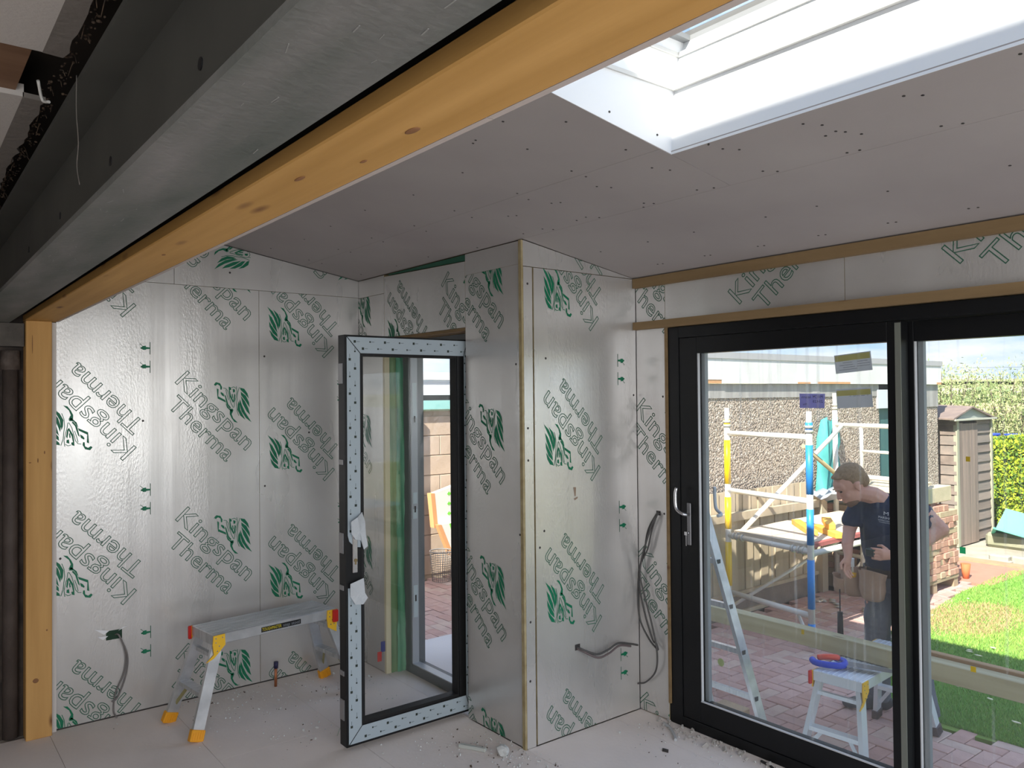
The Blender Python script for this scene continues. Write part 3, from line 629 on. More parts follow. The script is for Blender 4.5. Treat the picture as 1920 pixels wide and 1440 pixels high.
def paper(name,c):
    m=bpy.data.materials.new(name); m.use_nodes=True; t=m.node_tree; t.nodes.clear(); o=t.nodes.new('ShaderNodeOutputMaterial'); a=t.nodes.new('ShaderNodeBsdfDiffuse'); b=t.nodes.new('ShaderNodeBsdfTranslucent'); x=t.nodes.new('ShaderNodeMixShader'); x.inputs[0].default_value=.6
    a.inputs[0].default_value=(*c,1); b.inputs[0].default_value=(*c,1); t.links.new(a.outputs[0],x.inputs[1]); t.links.new(b.outputs[0],x.inputs[2]); t.links.new(x.outputs[0],o.inputs[0]); MATS[name]=m; return m
paper('label_grey',(.66,.66,.70)); paper('label_yellow',(.74,.70,.34)); paper('lilac_paper',(.46,.44,.74)); paper('round_green_film',(.55,.6,.35))
# stickers on the outer face of the glass
def sticker(name,pts,colr,label,cat,y=3.3262,th=.0006,group=None,rough=.7):
    bm=B(); prism(bm,[(x,y,z) for x,z in pts],(0,th,0)); o=ob(name,bm,mat('sticker_'+'_'.join('%d'%(c*100) for c in colr),colr,rough)); tag(o,label,cat,group); return o
g1=emp('glazing_label',(-1.82,3.327,1.87),'upper grey glazing label with a yellow band, tilted, on the sliding glass','sticker')
def lab(par,pts,f0,f1,lines,tx):
    (ax,az),(bx_,bz),(cx,cz),(dx,dz)=pts   # top-left, top-right, bottom-right, bottom-left
    def P(u,v): return (ax+(bx_-ax)*u+(dx-ax)*v, az+(bz-az)*u+(dz-az)*v)
    bm=B(); prism(bm,[(x,3.3262,z) for x,z in (P(0,0),P(1,0),P(1,1),P(0,1))],(0,.0006,0)); local(par,ob('paper',bm,mat('label_grey',(.33,.34,.38),.7),par))
    bm=B(); prism(bm,[(x,3.3256,z) for x,z in (P(.02,f0),P(.97,f0),P(.97,f1),P(.02,f1))],(0,.0005,0)); local(par,ob('yellow_band',bm,mat('label_yellow',(.50,.48,.22),.7),par))
    bm=B()
    for (u0,u1,v) in lines: prism(bm,[(x,3.3257,z) for x,z in (P(u0,v),P(u1,v),P(u1,v+.018),P(u0,v+.018))],(0,.0004,0))
    local(par,ob('print_lines',bm,mat('label_print',(.10,.10,.14),.7),par,kind='stuff'))
lab(g1,[(-1.905,1.908),(-1.737,1.921),(-1.729,1.836),(-1.897,1.826)],.05,.36,[(.22,.48,.45),(.62,.9,.45),(.12,.5,.58),(.62,.95,.58),(.22,.55,.70),(.6,.95,.70),(.1,.6,.82)],None)
g2=emp('glazing_label',(-1.82,3.327,1.71),'lower grey glazing label with a yellow band on the sliding glass','sticker')
lab(g2,[(-1.899,1.757),(-1.735,1.765),(-1.729,1.686),(-1.893,1.672)],.08,.36,[(.38,.42,.38),(.48,.56,.385),(.58,.66,.385),(.70,.80,.385),(.86,.90,.385)],None)
nt_=emp('handwritten_note',(-2.016,3.327,1.706),'small lilac note with handwriting seen from behind on the sliding glass','note')
bm=B(); prism(bm,[(x,3.3262,z) for x,z in ((-2.079,1.740),(-1.951,1.738),(-1.955,1.673),(-2.078,1.673))],(0,.0006,0)); local(nt_,ob('paper',bm,mat('lilac_paper',(.20,.19,.40),.7),nt_))
def flat_text(s,x,z,size,y,m,par,mirror=True,name='handwriting',shear=.15,w=None,ux=(1,0,0),sp=1.0):
    cu=bpy.data.curves.new(name,'FONT'); cu.body=s; cu.size=size; cu.resolution_u=2; cu.shear=shear; cu.space_character=sp
    o=bpy.data.objects.new(name,cu); COL.objects.link(o); me=bpy.data.meshes.new_from_object(o); bpy.data.objects.remove(o)
    xs=[v.co.x for v in me.vertices]; w0=max(xs)-min(xs); k=(w/w0) if w else 1
    U=Vector(ux)
    for v in me.vertices:
        a=v.co.x*k*(-1 if mirror else 1); v.co=Vector((x,y,z+v.co.y))+U*a
    me.materials.clear(); me.materials.append(m); q=bpy.data.objects.new(name,me); COL.objects.link(q); q.parent=par; local(par,q); return q
PEN=mat('pen_dark_blue',(.012,.012,.05),.6)
flat_text('MXCM',-1.960,1.718,.019,3.3257,PEN,nt_,w=.050); flat_text('learn',-2.020,1.718,.018,3.3257,PEN,nt_,w=.046)
flat_text('25425',-1.960,1.698,.017,3.3257,PEN,nt_,w=.052); flat_text('9/v',-2.040,1.686,.014,3.3257,PEN,nt_,w=.020)
for i,(x,z,w,h,c,l) in enumerate(((-2.080,.639,.014,.022,(.50,.36,.02),'small yellow spacer square stuck on the glass above the stacked planks'),(-1.369,.642,.020,.022,(.50,.36,.02),'small yellow spacer square stuck on the right pane near the frame edge'),
        (-1.375,1.473,.016,.020,(.45,.32,.02),'small yellow spacer square on the right pane in front of the shed door'),(-1.401,1.107,.022,.026,(.02,.42,.16),'small green square sticker on the right pane beside the brick stack'))):
    yy=3.3835 if x>-1.6 else 3.3262
    sticker('glass_spacer',[(x-w/2,z+h/2),(x+w/2,z+h/2),(x+w/2,z-h/2),(x-w/2,z-h/2)],c,l,'sticker',y=yy)
bm=B(); bmesh.ops.create_cone(bm,cap_ends=True,segments=20,radius1=.020,radius2=.020,depth=.0008,matrix=Matrix.Translation((-2.542,3.3255,.381))@Matrix.Rotation(PI/2,4,'X')); o=ob('round_sticker',bm,mat('round_green_film',(.42,.47,.25),.5)); tag(o,'round pale green sticker on the lower left of the sliding glass','sticker')

# ------------------------------------------------------------ open garden door leaf, film still on it
d1=B(); XD=-3.594; Yf,Yh=1.771,2.512; Zb,Zt=.022,2.052
for a,b in (((XD-.070,Yf,Zb),(XD,Yf+.088,Zt)),((XD-.070,Yh-.070,Zb),(XD,Yh,Zt)),((XD-.070,Yf+.088,Zt-.088),(XD,Yh-.070,Zt)),((XD-.070,Yf+.088,Zb),(XD,Yh-.070,Zb+.092))): bx(d1,a,b)
d1=ob('door_1',d1,BLACK,kind='structure',bev=.002)
bm=B()
for a,b in (((Yf+.088,Zb+.092),(Yf+.104,Zt-.088)),((Yh-.078,Zb+.092),(Yh-.070,Zt-.088)),((Yf+.104,Zt-.104),(Yh-.078,Zt-.088)),((Yf+.104,Zb+.092),(Yh-.078,Zb+.108))): bx(bm,(XD-.062,a[0],a[1]),(XD-.006,b[0],b[1]))
ob('glazing_bead',bm,BLACKG,d1)
bx_=B(); bx(bx_,(XD-.040,Yf+.095,Zb+.10),(XD-.034,Yh-.072,Zt-.095)); ob('glass_pane',bx_,GLASS,d1)
def film(pts,marks=True,along='z'):
    bm=B(); prism(bm,[(XD+.0002,y,z) for y,z in pts],(.0010,0,0)); f=ob('film_strip',bm,FILM,d1)
    ys_=[p[0] for p in pts]; zs=[p[1] for p in pts]; bm=B(); rr=random.Random(int(ys_[0]*100+zs[0]*10)); X=XD+.0014
    def inside(y,z):
        n=len(pts); c=False
        for i in range(n):
            (a,b),(d,e)=pts[i],pts[(i+1)%n]
            if (b>z)!=(e>z) and y<(d-a)*(z-b)/(e-b)+a: c=not c
        return c
    st=.0365; k=0
    if along=='z':
        z=min(zs)
        while z<max(zs):
            for q,fr_ in enumerate((.22,.62)):
                y=min(ys_)+(max(ys_)-min(ys_))*fr_; zz=z+q*.04
                s=.0062 if (k+q)%2 else .004
                if inside(y-s,zz) and inside(y+s,zz+s): 
                    bx(bm,(X-.0006,y-s,zz-s),(X,y+s,zz+s)); bx(bm,(X-.0004,y-.0008,zz+s*1.5),(X,y+.0008,zz+s*1.5+.018))
            z+=.085; k+=1
    else:
        y=min(ys_)
        while y<max(ys_):
            for q,fr_ in enumerate((.28,.70)):
                z=min(zs)+(max(zs)-min(zs))*fr_; yy=y+q*.04; s=.0062 if (k+q)%2 else .004
                if inside(yy-s,z) and inside(yy+s,z+s): 
                    bx(bm,(X-.0006,yy-s,z-s),(X,yy+s,z+s)); bx(bm,(X-.0004,yy+s*1.5,z-.0008),(X,yy+s*1.5+.018,z+.0008))
            y+=.085; k+=1
    ob('film_marks',bm,mat('film_mark',(.018,.028,.02),.6),f,kind='stuff')
    return f
e1=.012
film([(Yf+e1,.80),(Yf+.082,.80),(Yf+.082,Zb+.092),(Yf+e1,Zb+e1)])
film([(Yf+e1,1.06),(Yf+.02,1.03),(Yf+.05,1.0),(Yf+.082,.995),(Yf+.084,Zt-.092),(Yf+e1,Zt-.012)])
film([(Yf+e1+.004,Zt-.010),(Yf+.088,Zt-.090),(Yh-.030,Zt-.090),(Yh-.006,Zt-.008)],along='y')
film([(Yf+e1+.006,Zb+e1),(Yf+.086,Zb+.090),(Yh-.030,Zb+.090),(Yh-.006,Zb+e1)],along='y')
film([(Yh-.027,Zb+.092),(Yh-.006,Zb+.03),(Yh-.006,Zt-.03),(Yh-.027,Zt-.092)])
# peeled film ends hanging at the lock
def flap(name,pts,seed):
    rr=random.Random(seed); bm=B(); c=Vector((XD+.018,sum(p[0] for p in pts)/len(pts),sum(p[1] for p in pts)/len(pts))); cv=bm.verts.new(c)
    vs=[bm.verts.new((XD+.004+rr.uniform(0,.022),y,z)) for y,z in pts]
    for i in range(len(vs)): bm.faces.new((cv,vs[i],vs[(i+1)%len(vs)]))
    return ob(name,bm,mat('crumpled_film',(.50,.53,.56),.4,bump=.4,bscale=50),d1,fix=False)
flap('peeled_film',[(Yf+.018,1.13),(Yf+.055,1.15),(Yf+.088,1.17),(Yf+.105,1.12),(Yf+.10,1.06),(Yf+.112,1.0),(Yf+.090,.985),(Yf+.078,1.03),(Yf+.045,1.04),(Yf+.024,1.07)],2)
flap('peeled_film',[(Yf+.016,.825),(Yf+.088,.845),(Yf+.094,.77),(Yf+.108,.745),(Yf+.085,.715),(Yf+.040,.722),(Yf+.022,.76)],5)
bm=B(); bx(bm,(XD,Yf+.036,.872),(XD+.008,Yf+.064,1.075),bev=.004); lp=ob('lock_plate',bm,CHROME,d1)
bm=B(); cyl(bm,(XD+.005,Yf+.050,.935),(XD+.012,Yf+.050,.935),.009); bx(bm,(XD+.005,Yf+.046,.915),(XD+.011,Yf+.054,.935)); ob('lock_cylinder',bm,mat('brass_dark',(.25,.19,.10),.4,metal=.7),lp)
for z,h in ((.20,.05),(.38,.012),(.80,.012),(1.02,.05),(1.42,.012),(1.86,.05)):
    bm=B(); bx(bm,(XD-.064,Yf-.004,z-h),(XD-.02,Yf,z+h)); ob('lock_keep',bm,mat('grey_metal_keep',(.35,.35,.36),.4,metal=.6),d1)
bm=B(); tube(bm,spline([(XD-.07,Yf+.05,1.02),(XD-.10,Yf+.05,1.02),(XD-.12,Yf+.08,1.02),(XD-.12,Yf+.17,1.025)],5),.009,8); ob('handle',bm,mat('handle_white',(.6,.6,.6),.35),d1)
# door frame standing in the opening
fr=B()
for a,b in (((-4.440,2.600,0),(-4.362,2.700,2.10)),((-3.60,2.600,0),(-3.556,2.700,2.10)),((-4.362,2.600,2.03),(-3.60,2.700,2.10)),((-4.362,2.600,.0),(-3.60,2.700,.055))): bx(fr,a,b)
fr=ob('door_frame',fr,mat('frame_inner_grey',(.16,.17,.18),.5),d1)
bm=B(); bx(bm,(-4.362,2.604,.055),(-4.354,2.650,2.03)); bx(bm,(-4.362,2.604,.055),(-3.60,2.660,.062)); k1=ob('pale_channel',bm,mat('channel_pale',(.52,.54,.57),.4,metal=.3),fr)
bm=B()
for z,h in ((1.72,.11),(1.10,.035),(1.0,.03),(.50,.05),(.40,.05)): bx(bm,(-4.354,2.612,z-h),(-4.351,2.642,z+h))
ob('keep_plate',bm,mat('keep_pale',(.62,.70,.72),.4),fr,kind='stuff')
bm=B()
for z in (1.60,1.03,.47): bx(bm,(-4.351,2.622,z-.02),(-4.3495,2.632,z+.02))
ob('keep_slot',bm,BLACKG,fr,kind='stuff')
tr=box_ob('sticker_on_reveal',(-4.4495,2.43,.145),(-4.4485,2.46,.21),mat('blue_label',(.03,.04,.20),.6)); tag(tr,'small red and blue trowel label behind the glass of the open door','label')
tr.location=(0,0,0)
bm=B(); bx(bm,(-4.4493,2.405,.09),(-4.4483,2.435,.15)); local_=ob('red_half',bm,mat('red_label',(.5,.03,.02),.6),tr)

# ------------------------------------------------------------ hop-up platforms (one in the room, one on the patio)
def hopup(name,label,cat,group,loc,rz,L_,wt_,H,wb_,spread,mat_m,metal2,side_text=True):
    """platform along local y; near end at -L/2"""
    t=emp(name,loc,label,cat,group,rz); pt=.055
    bm=B(); bx(bm,(-wt_/2,-L_/2,H-pt),(wt_/2,L_/2,H),bev=.003)
    p=ob('platform',bm,mat_m,t)
    bm=B()
    for k in range(9): x=-wt_/2+.018+k*(wt_-.036)/8; bx(bm,(x-.003,-L_/2+.004,H),(x+.003,L_/2-.004,H+.0018))
    ob('tread_ribs',bm,mat_m,p,kind='stuff')
    if side_text:
        bm=B(); bx(bm,(wt_/2,-.10,H-.043),(wt_/2+.0008,.14,H-.016)); lb=ob('name_strip',bm,mat('black_label',(.012,.012,.014),.5),p)
        for s,y0,w,c in (('TOUGHMASTER',-.095,.115,(.75,.6,.02)),('step stool',.030,.100,(.30,.32,.36))):
            cu=bpy.data.curves.new('lt','FONT'); cu.body=s; cu.size=.024; cu.resolution_u=2; q=bpy.data.objects.new('lt',cu); COL.objects.link(q); me=bpy.data.meshes.new_from_object(q); bpy.data.objects.remove(q)
            xs=[v.co.x for v in me.vertices]; k=w/(max(xs)-min(xs))
            for v in me.vertices: v.co=Vector((wt_/2+.0012,y0+v.co.x*k,H-.037+v.co.y))
            me.materials.clear(); me.materials.append(mat('lt_'+s[:4].lower(),c,.5)); q=bpy.data.objects.new('lettering',me); COL.objects.link(q); q.parent=lb
    for e in (-1,1):
        yt=e*(L_/2-.03); yb=e*(L_/2-.03+spread)
        for s in (-1,1):
            xt=s*(wt_/2-.022); xb=s*(wb_/2)
            top=Vector((xt,yt,H-pt-.005)); bot=Vector((xb,yb,.028))
            bm=B(); bar(bm,top,bot,.024,.058,up=(0,1,0)); lg=ob('leg',bm,mat_m,t)
            bm=B(); d=(bot-top).normalized(); f0=bot-d*.030; f1=Vector((xb,yb,0))-d*-.0
            bar(bm,f0,Vector((bot.x,bot.y,bot.z))+d*.028,.036,.072,up=(0,1,0),bev=.004)
            for k in range(5): 
                c=bot+Vector((0,-.026+.013*k,0)); bar(bm,c-d*.022,c+d*.018,.041,.004,up=(0,1,0))
            ft=ob('foot',bm,metal2['foot'],lg)
            if metal2.get('br') is not None and s>0 or (metal2.get('br') is not None and e>0 and s>0):
                bm=B(); cy=yt; prism(bm,[(wt_/2+.001,cy-e*-.030,H-.004),(wt_/2+.001,cy+e*.034 ,H-.004) if 0 else (wt_/2+.001,cy+.032,H-.002),(wt_/2+.001,cy+.034,H-.06),(wt_/2+.001,cy+.028*e,H-.12),(wt_/2+.001,cy+.050*e-.02,H-.135),(wt_/2+.001,cy-.028,H-.10),(wt_/2+.001,cy-.034,H-.05),(wt_/2+.001,cy-.030,H-.002)],(.006,0,0))
                b_=ob('hinge_plate',bm,YEL,t)
                bm=B()
                for (dy,dz) in ((-.018,-.018),(.018,-.018),(-.018,-.04),(.0,-.06),(-.01,-.085),(.012,-.085)): bmesh.ops.create_cone(bm,cap_ends=True,segments=8,radius1=.0035,radius2=.0035,depth=.003,matrix=Matrix.Translation((wt_/2+.008,cy+dy,H+dz))@Matrix.Rotation(PI/2,4,'Y'))
                ob('rivets',bm,CHROME,b_,kind='stuff')
            else:
                bm=B(); prism(bm,[(-wt_/2-.001,yt-.03,H-.003),(-wt_/2-.001,yt+.03,H-.003),(-wt_/2-.001,yt+.03,H-.09),(-wt_/2-.001,yt-.03,H-.09)],(-.006,0,0)); ob('hinge_plate',bm,YEL,t)
        # release latch
        bm=B(); s=-1 if e<0 else 1; bx(bm,(s*(wt_/2+.004),yt-.045 if e<0 else yt+.0,H-.075),(s*(wt_/2+.022),yt-.015 if e<0 else yt+.035,H-.004),bev=.004); ob('latch',bm,RED,t,label='red release latch')
        # rungs
        for f,h in ((.13,.020),(.56,.030)):
            def at_(s): return Vector((s*(wt_/2-.022),yt,H-pt-.005)).lerp(Vector((s*(wb_/2),yb,.028)),f)
            a=at_(-1); b=at_(1); bm=B(); bar(bm,a+Vector((.010,0,0)),b-Vector((.010,0,0)),.052 if f>.3 else .022,h if f<.3 else .022); ob('rung',bm,mat_m,t)
            if f>.3:
                for s in (-1,1):
                    q=at_(s); low=Vector((s*(wt_/2-.022),yt,H-pt-.005)).lerp(Vector((s*(wb_/2),yb,.028)),.82)
                    bm=B(); bar(bm,q+Vector((-s*.07,0,-.012)),low+Vector((-s*.014,0,0)),.020,.004,up=(0,1,0)); ob('brace',bm,mat_m if metal2.get('plain') else mat('brace_olive',(.36,.33,.16),.5,metal=.3),t)
    return t
hopup('hop_up_platform','aluminium hop-up platform with orange feet standing by the foil-lined wall','work platform',None,(-4.425,1.69,0),math.radians(6.5),.74,.265,.505,.345,.135,ALU,{'foot':YEL2,'br':1})

# ------------------------------------------------------------ copper stub, cables, offcuts, debris
cp=emp('copper_stub',(-4.69,1.846,0),'short copper pipe stub with a dark blue cap rising from the floor','pipe')
bm=B(); cyl(bm,(-4.692,1.846,0),(-4.686,1.846,.118),.0085); local(cp,ob('pipe',bm,mat('copper',(.45,.17,.08),.45,metal=.6),cp))
bm=B(); cyl(bm,(-4.686,1.846,.112),(-4.684,1.846,.150),.0135); local(cp,ob('cap',bm,mat('navy_cap',(.02,.02,.07),.5),cp))
def cable(name,ctrl,r,m,label,cat='cable',group=None,seg=6):
    bm=B(); tube(bm,spline(ctrl,7),r,seg); o=ob(name,bm,m); tag(o,label,cat,group); return o
CX=XL+.008
cable('grey_cable',[(CX-.01,.99,.452),(CX+.012,1.005,.44),(CX+.008,1.035,.34),(CX+.004,1.028,.24),(CX,.985,.13),(CX,.975,.04),(CX+.03,.985,.006)],.0042,CABLEG,'grey cable hanging from the torn socket hole down to the floor on the left wall')
cable('grey_cable',[(CX-.01,.985,.45),(CX+.018,1.0,.445),(CX+.014,1.042,.33),(CX+.010,1.035,.22),(CX+.006,.995,.11),(CX+.004,.965,.09)],.0042,CABLEG,'shorter grey cable leaving the same torn socket hole on the left wall')
CP=XP+.006
cable('dark_cable',[(CP-.01,2.815,.436),(CP+.02,2.83,.425),(CP+.05,2.90,.395),(CP+.05,2.98,.40),(CP+.05,3.06,.42),(CP+.055,3.15,.40),(CP+.06,3.20,.385)],.0055,CABLED,'upper of two dark cables sticking out of the foil pier near its foot')
cable('dark_cable',[(CP-.01,2.815,.430),(CP+.022,2.835,.415),(CP+.06,2.90,.380),(CP+.06,2.98,.385),(CP+.06,3.06,.41),(CP+.065,3.14,.392)],.0055,mat('cable_grey_mid',(.13,.10,.10),.5),'lower of two dark cables sticking out of the foil pier near its foot')
CY=Y2-.010
cable('black_cable',[(-2.905,CY+.012,1.105),(-2.912,CY-.01,1.09),(-2.965,CY-.016,1.0),(-2.995,CY-.014,.88),(-3.03,CY-.018,.77),(-3.045,CY-.014,.62),(-3.03,CY-.014,.50),(-2.965,CY-.014,.41),(-2.905,CY-.012,.365)],.0048,CABLED,'black cable looping widest left down the foil strip beside the sliding door')
cable('black_cable',[(-2.903,CY+.012,1.10),(-2.905,CY-.012,1.085),(-2.935,CY-.02,1.0),(-2.965,CY-.02,.90),(-3.02,CY-.024,.80),(-3.03,CY-.020,.70),(-2.995,CY-.02,.56),(-2.94,CY-.018,.42),(-2.915,CY-.015,.40),(-2.90,CY-.015,.37)],.0048,CABLED,'black cable taking the middle course down the foil strip beside the sliding door')
cable('black_cable',[(-2.908,CY+.012,1.10),(-2.915,CY-.02,1.07),(-2.955,CY-.028,.97),(-3.0,CY-.028,.85),(-3.015,CY-.028,.75),(-2.98,CY-.026,.63),(-2.93,CY-.024,.48),(-2.905,CY-.02,.35),(-2.92,CY-.018,.25),(-2.99,CY-.016,.175),(-3.04,CY-.03,.155)],.0048,CABLED,'longest black cable curling back left near the floor beside the sliding door')
bm=B(); bx(bm,(-2.925,Y2-.0016,1.088),(-2.895,Y2-.0004,1.112)); ob('cable_hole',bm,SCREW,wr)
of=B(); bar(of,(-3.30,2.235,.009),(-3.17,2.305,.010),.022,.018,bev=.003); of=ob('offcut',of,mat('white_plastic_offcut',(.50,.52,.49),.6)); tag(of,'narrow pale plastic offcut lying on the floor beside the pier','offcut')
bm=B(); ball(bm,(0,0,.028),.034,(1.1,.8,.8),2)
for v in bm.verts: v.co+=Vector((R.uniform(-1,1),R.uniform(-1,1),R.uniform(-1,1)))*.005; v.co.z=max(v.co.z,0)
for f in bm.faces: f.smooth=False
lm=ob('plaster_lump',bm,mat('plaster_white',(.56,.57,.56),.9)); lm.location=(-3.085,2.345,.0); tag(lm,'chunky white plaster lump on the floor in front of the pier','rubble')
cable('cable_scrap',[(-2.84,3.225,.006),(-2.78,3.205,.008),(-2.71,3.155,.007),(-2.665,3.115,.006)],.0085,mat('pale_sheath',(.46,.47,.48),.6),'short pale cable scrap with a frayed end on the floor before the sliding door','cable scrap')
cable('cable_scrap',[(-2.26,3.25,.005),(-2.2,3.235,.008),(-2.13,3.20,.007),(-2.02,3.19,.005)],.006,mat('black_cord',(.03,.03,.03),.6),'short black flex lying under the bottom rail of the sliding door','cable scrap')
bm=B()
prism(bm,[(-2.65,3.0,.001),(-2.62,3.01,.001),(-2.60,2.985,.001),(-2.63,2.975,.001)],(0,0,.003)); o=ob('grey_scrap',bm,SCREW); tag(o,'small dark scrap on the bare floor before the sliding door','scrap')
cable('pale_tie',[(-3.80,1.82,.004),(-3.84,1.87,.03),(-3.80,1.93,.035),(-3.76,1.90,.012)],.0025,mat('pale_green_tie',(.45,.5,.42),.6),'thin pale green loop of plastic on the floor by the open door','tie')
def crumbs(name,n,area,sz,m,seed,label,cat):
    bm=B(); rr=random.Random(seed)
    for k in range(n):
        x0,y0,x1,y1=area[k%len(area)]; s=rr.uniform(*sz)*(1 if rr.random()<.85 else 1.8)
        M=Matrix.Translation((rr.uniform(x0,x1),rr.uniform(y0,y1),s*.35))@Euler((rr.uniform(0,6),rr.uniform(0,6),rr.uniform(0,6))).to_matrix().to_4x4()@Matrix.Diagonal((s*2,s*1.3,s*.8,1))
        bmesh.ops.create_cube(bm,size=.8,matrix=M)
    o=ob(name,bm,m,kind='stuff'); tag(o,label,cat); return o
AR=[(-4.78,.9,-1.6,2.3),(-4.78,1.5,-3.7,2.35),(-3.5,2.0,-2.7,2.45),(-2.95,2.9,-1.6,3.26),(-4.78,1.3,-4.3,2.4),(-3.3,2.25,-2.8,2.5)]
crumbs('plaster_crumbs',560,AR,(.0018,.0055),MATS['plaster_white'],5,'white plaster crumbs scattered over the dusty floor','debris')
crumbs('dark_grit',190,AR,(.0015,.005),mat('dark_grit',(.10,.07,.055),.9),6,'dark grit scattered over the dusty floor','debris')
crumbs('door_rubble',90,[(-2.85,3.20,-1.5,3.28),(-2.9,3.16,-2.5,3.28)],(.004,.011),mat('rubble_grey',(.40,.38,.36),.9),8,'grey rubble along the foot of the sliding door','debris')
# ================================================================ OUTDOORS (patio level -0.25)
G=-.25
EARTH=mat('earth',(.16,.12,.085),.95,col2=(.22,.17,.12),vscale=3,bump=.3,bscale=20)
gd=B(); LP=[(1.8,4.98),(-1.75,4.98),(-2.24,4.93),(-2.7,5.15),(-3.05,5.6),(-3.28,6.2),(-3.36,7.4),(-3.50,8.4),(-3.55,9.75),(-3.20,10.6),(-2.0,11.0),(1.8,11.2)]
bx(gd,(-9,2.71,G-.12),(-4.38,3.47,G-.062)); bx(gd,(-9,3.47,G-.12),(6,13.4,G-.062)); gd=ob('ground_bed',gd,EARTH,kind='structure')
# the house that throws the shade: rear wall above the extension and its roof, standing behind the camera
RENDER_=mat('render_white',(.6,.58,.54),.9)
bm=B(); bx(bm,(-4.95,-5.6,2.62),(9,-.6,2.9)); prism(bm,[(-4.95,-.6,2.9),(-4.95,-5.6,2.9),(-4.95,-5.6,4.6),(-4.95,-2.6,6.70),(-4.95,-.6,5.20)],(13.9,0,0)); ob('house_above',bm,RENDER_,kind='structure')
bm=B(); prism(bm,[(-5.0,.55,2.97),(1.8,.55,2.97),(1.8,SKY0-.17,2.90),(-5.0,SKY0-.17,2.90)],(0,0,.03)); bx(bm,(-5.0,2.35,2.63),(1.8,3.47,2.66)); bx(bm,(-5,3.46,2.42),(1.8,3.50,2.66)); ob('extension_roof',bm,mat('roof_felt',(.10,.10,.10),.9),kind='structure')

# ---------------------------------------------------------------- patio of red block pavers, herringbone
PAV=[mat('paver_%s'%n,c,.85,col2=c2,vscale=9,bump=.25,bscale=60) for n,c,c2 in (('red',(.55,.345,.30),(.47,.29,.25)),('rose',(.60,.40,.355),(.53,.35,.31)),('brown',(.49,.325,.285),(.56,.37,.33)),('buff',(.61,.46,.39),(.53,.38,.33)))]
pat=B(); bx(pat,(-9,2.71,G-.062),(-4.42,5.6,G-.058)); bx(pat,(-4.42,3.47,G-.062),(1.8,5.0,G-.058)); bx(pat,(-4.42,5.0,G-.062),(-3.3,10.2,G-.058)); pat=ob('patio',pat,mat('jointing_sand',(.17,.125,.10),.95,bump=.3,bscale=90),kind='structure')
def inpoly(x,y,P):
    c=False; n=len(P)
    for i in range(n):
        (a,b),(d,e)=P[i],P[(i+1)%n]
        if (b>y)!=(e>y) and x<(d-a)*(y-b)/(e-b)+a: c=not c
    return c
pw=.1; meshes={}
def pmesh(h,k,v):
    if (h,k,v) not in meshes:
        bm=B(); a,b=(pw-.0022,pw/2-.0022) if h else (pw/2-.0022,pw-.0022); bx(bm,(-a,-b,-.05),(a,b,0),bev=.004)
        me=bpy.data.meshes.new('brick'); bm.to_mesh(me); bm.free(); me.materials.append(PAV[k]); meshes[(h,k,v)]=me
    return meshes[(h,k,v)]
cand=[]
ca,sa=1,0
for k in range(-110,110):
    for m_ in range(-60,60):
        for h in (1,0):
            if h: x=(k+4*m_+1)*pw; y=(k+.5)*pw
            else: x=(k+4*m_+.5)*pw; y=(k+2)*pw
            x-=3.0; y+=5.0
            if not (-4.40<x<1.2 and 3.56<y<10.0) : continue
            if inpoly(x,y,LP) or (x>-3.3 and y>5.3): continue
            v=Vector((x,y,G))-Vector((0,0,1.74)); w=v.dot(_f)
            if w<=0: continue
            u=960+1490.8*v.dot(_r)/w; vv=720-1490.8*v.dot(_u)/w
            if 1300<u<1950 and 1080<vv<1470: cand.append((w,x,y,h))
cand.sort(); rest=cand[300:]
for w,x,y,h in cand[:300]:
    o=bpy.data.objects.new('brick',pmesh(h,R.choice((0,0,1,1,2,3)),0)); COL.objects.link(o); o.parent=pat; o.location=(x,y,G+R.uniform(-.003,.002)); o.rotation_euler=(R.uniform(-.006,.006),R.uniform(-.006,.006),R.uniform(-.008,.008))
# past 300 pavers: one part
bm=B()
for w,x,y,h in rest:
    a,b=(pw-.0025,pw/2-.0025) if h else (pw/2-.0025,pw-.0025); z=G+R.uniform(-.003,.002); bx(bm,(x-a,y-b,z-.04),(x+a,y+b,z),mi=R.choice((0,0,1,1,2,3)))
# and the side passage behind the garden door
i=0
for yy in range(0,24):
    for xx in range(0,22):
        x=-8.9+xx*.205+(.1 if yy%2 else 0); y=2.76+yy*.105
        if -7.5<x<-4.45 and y<5.6: bx(bm,(x,y,G-.05),(x+.2,y+.1,G+R.uniform(-.003,.002)),mi=R.choice((0,1,2,3)))
bm2=ob('paver_field',bm,PAV,pat,kind='stuff')

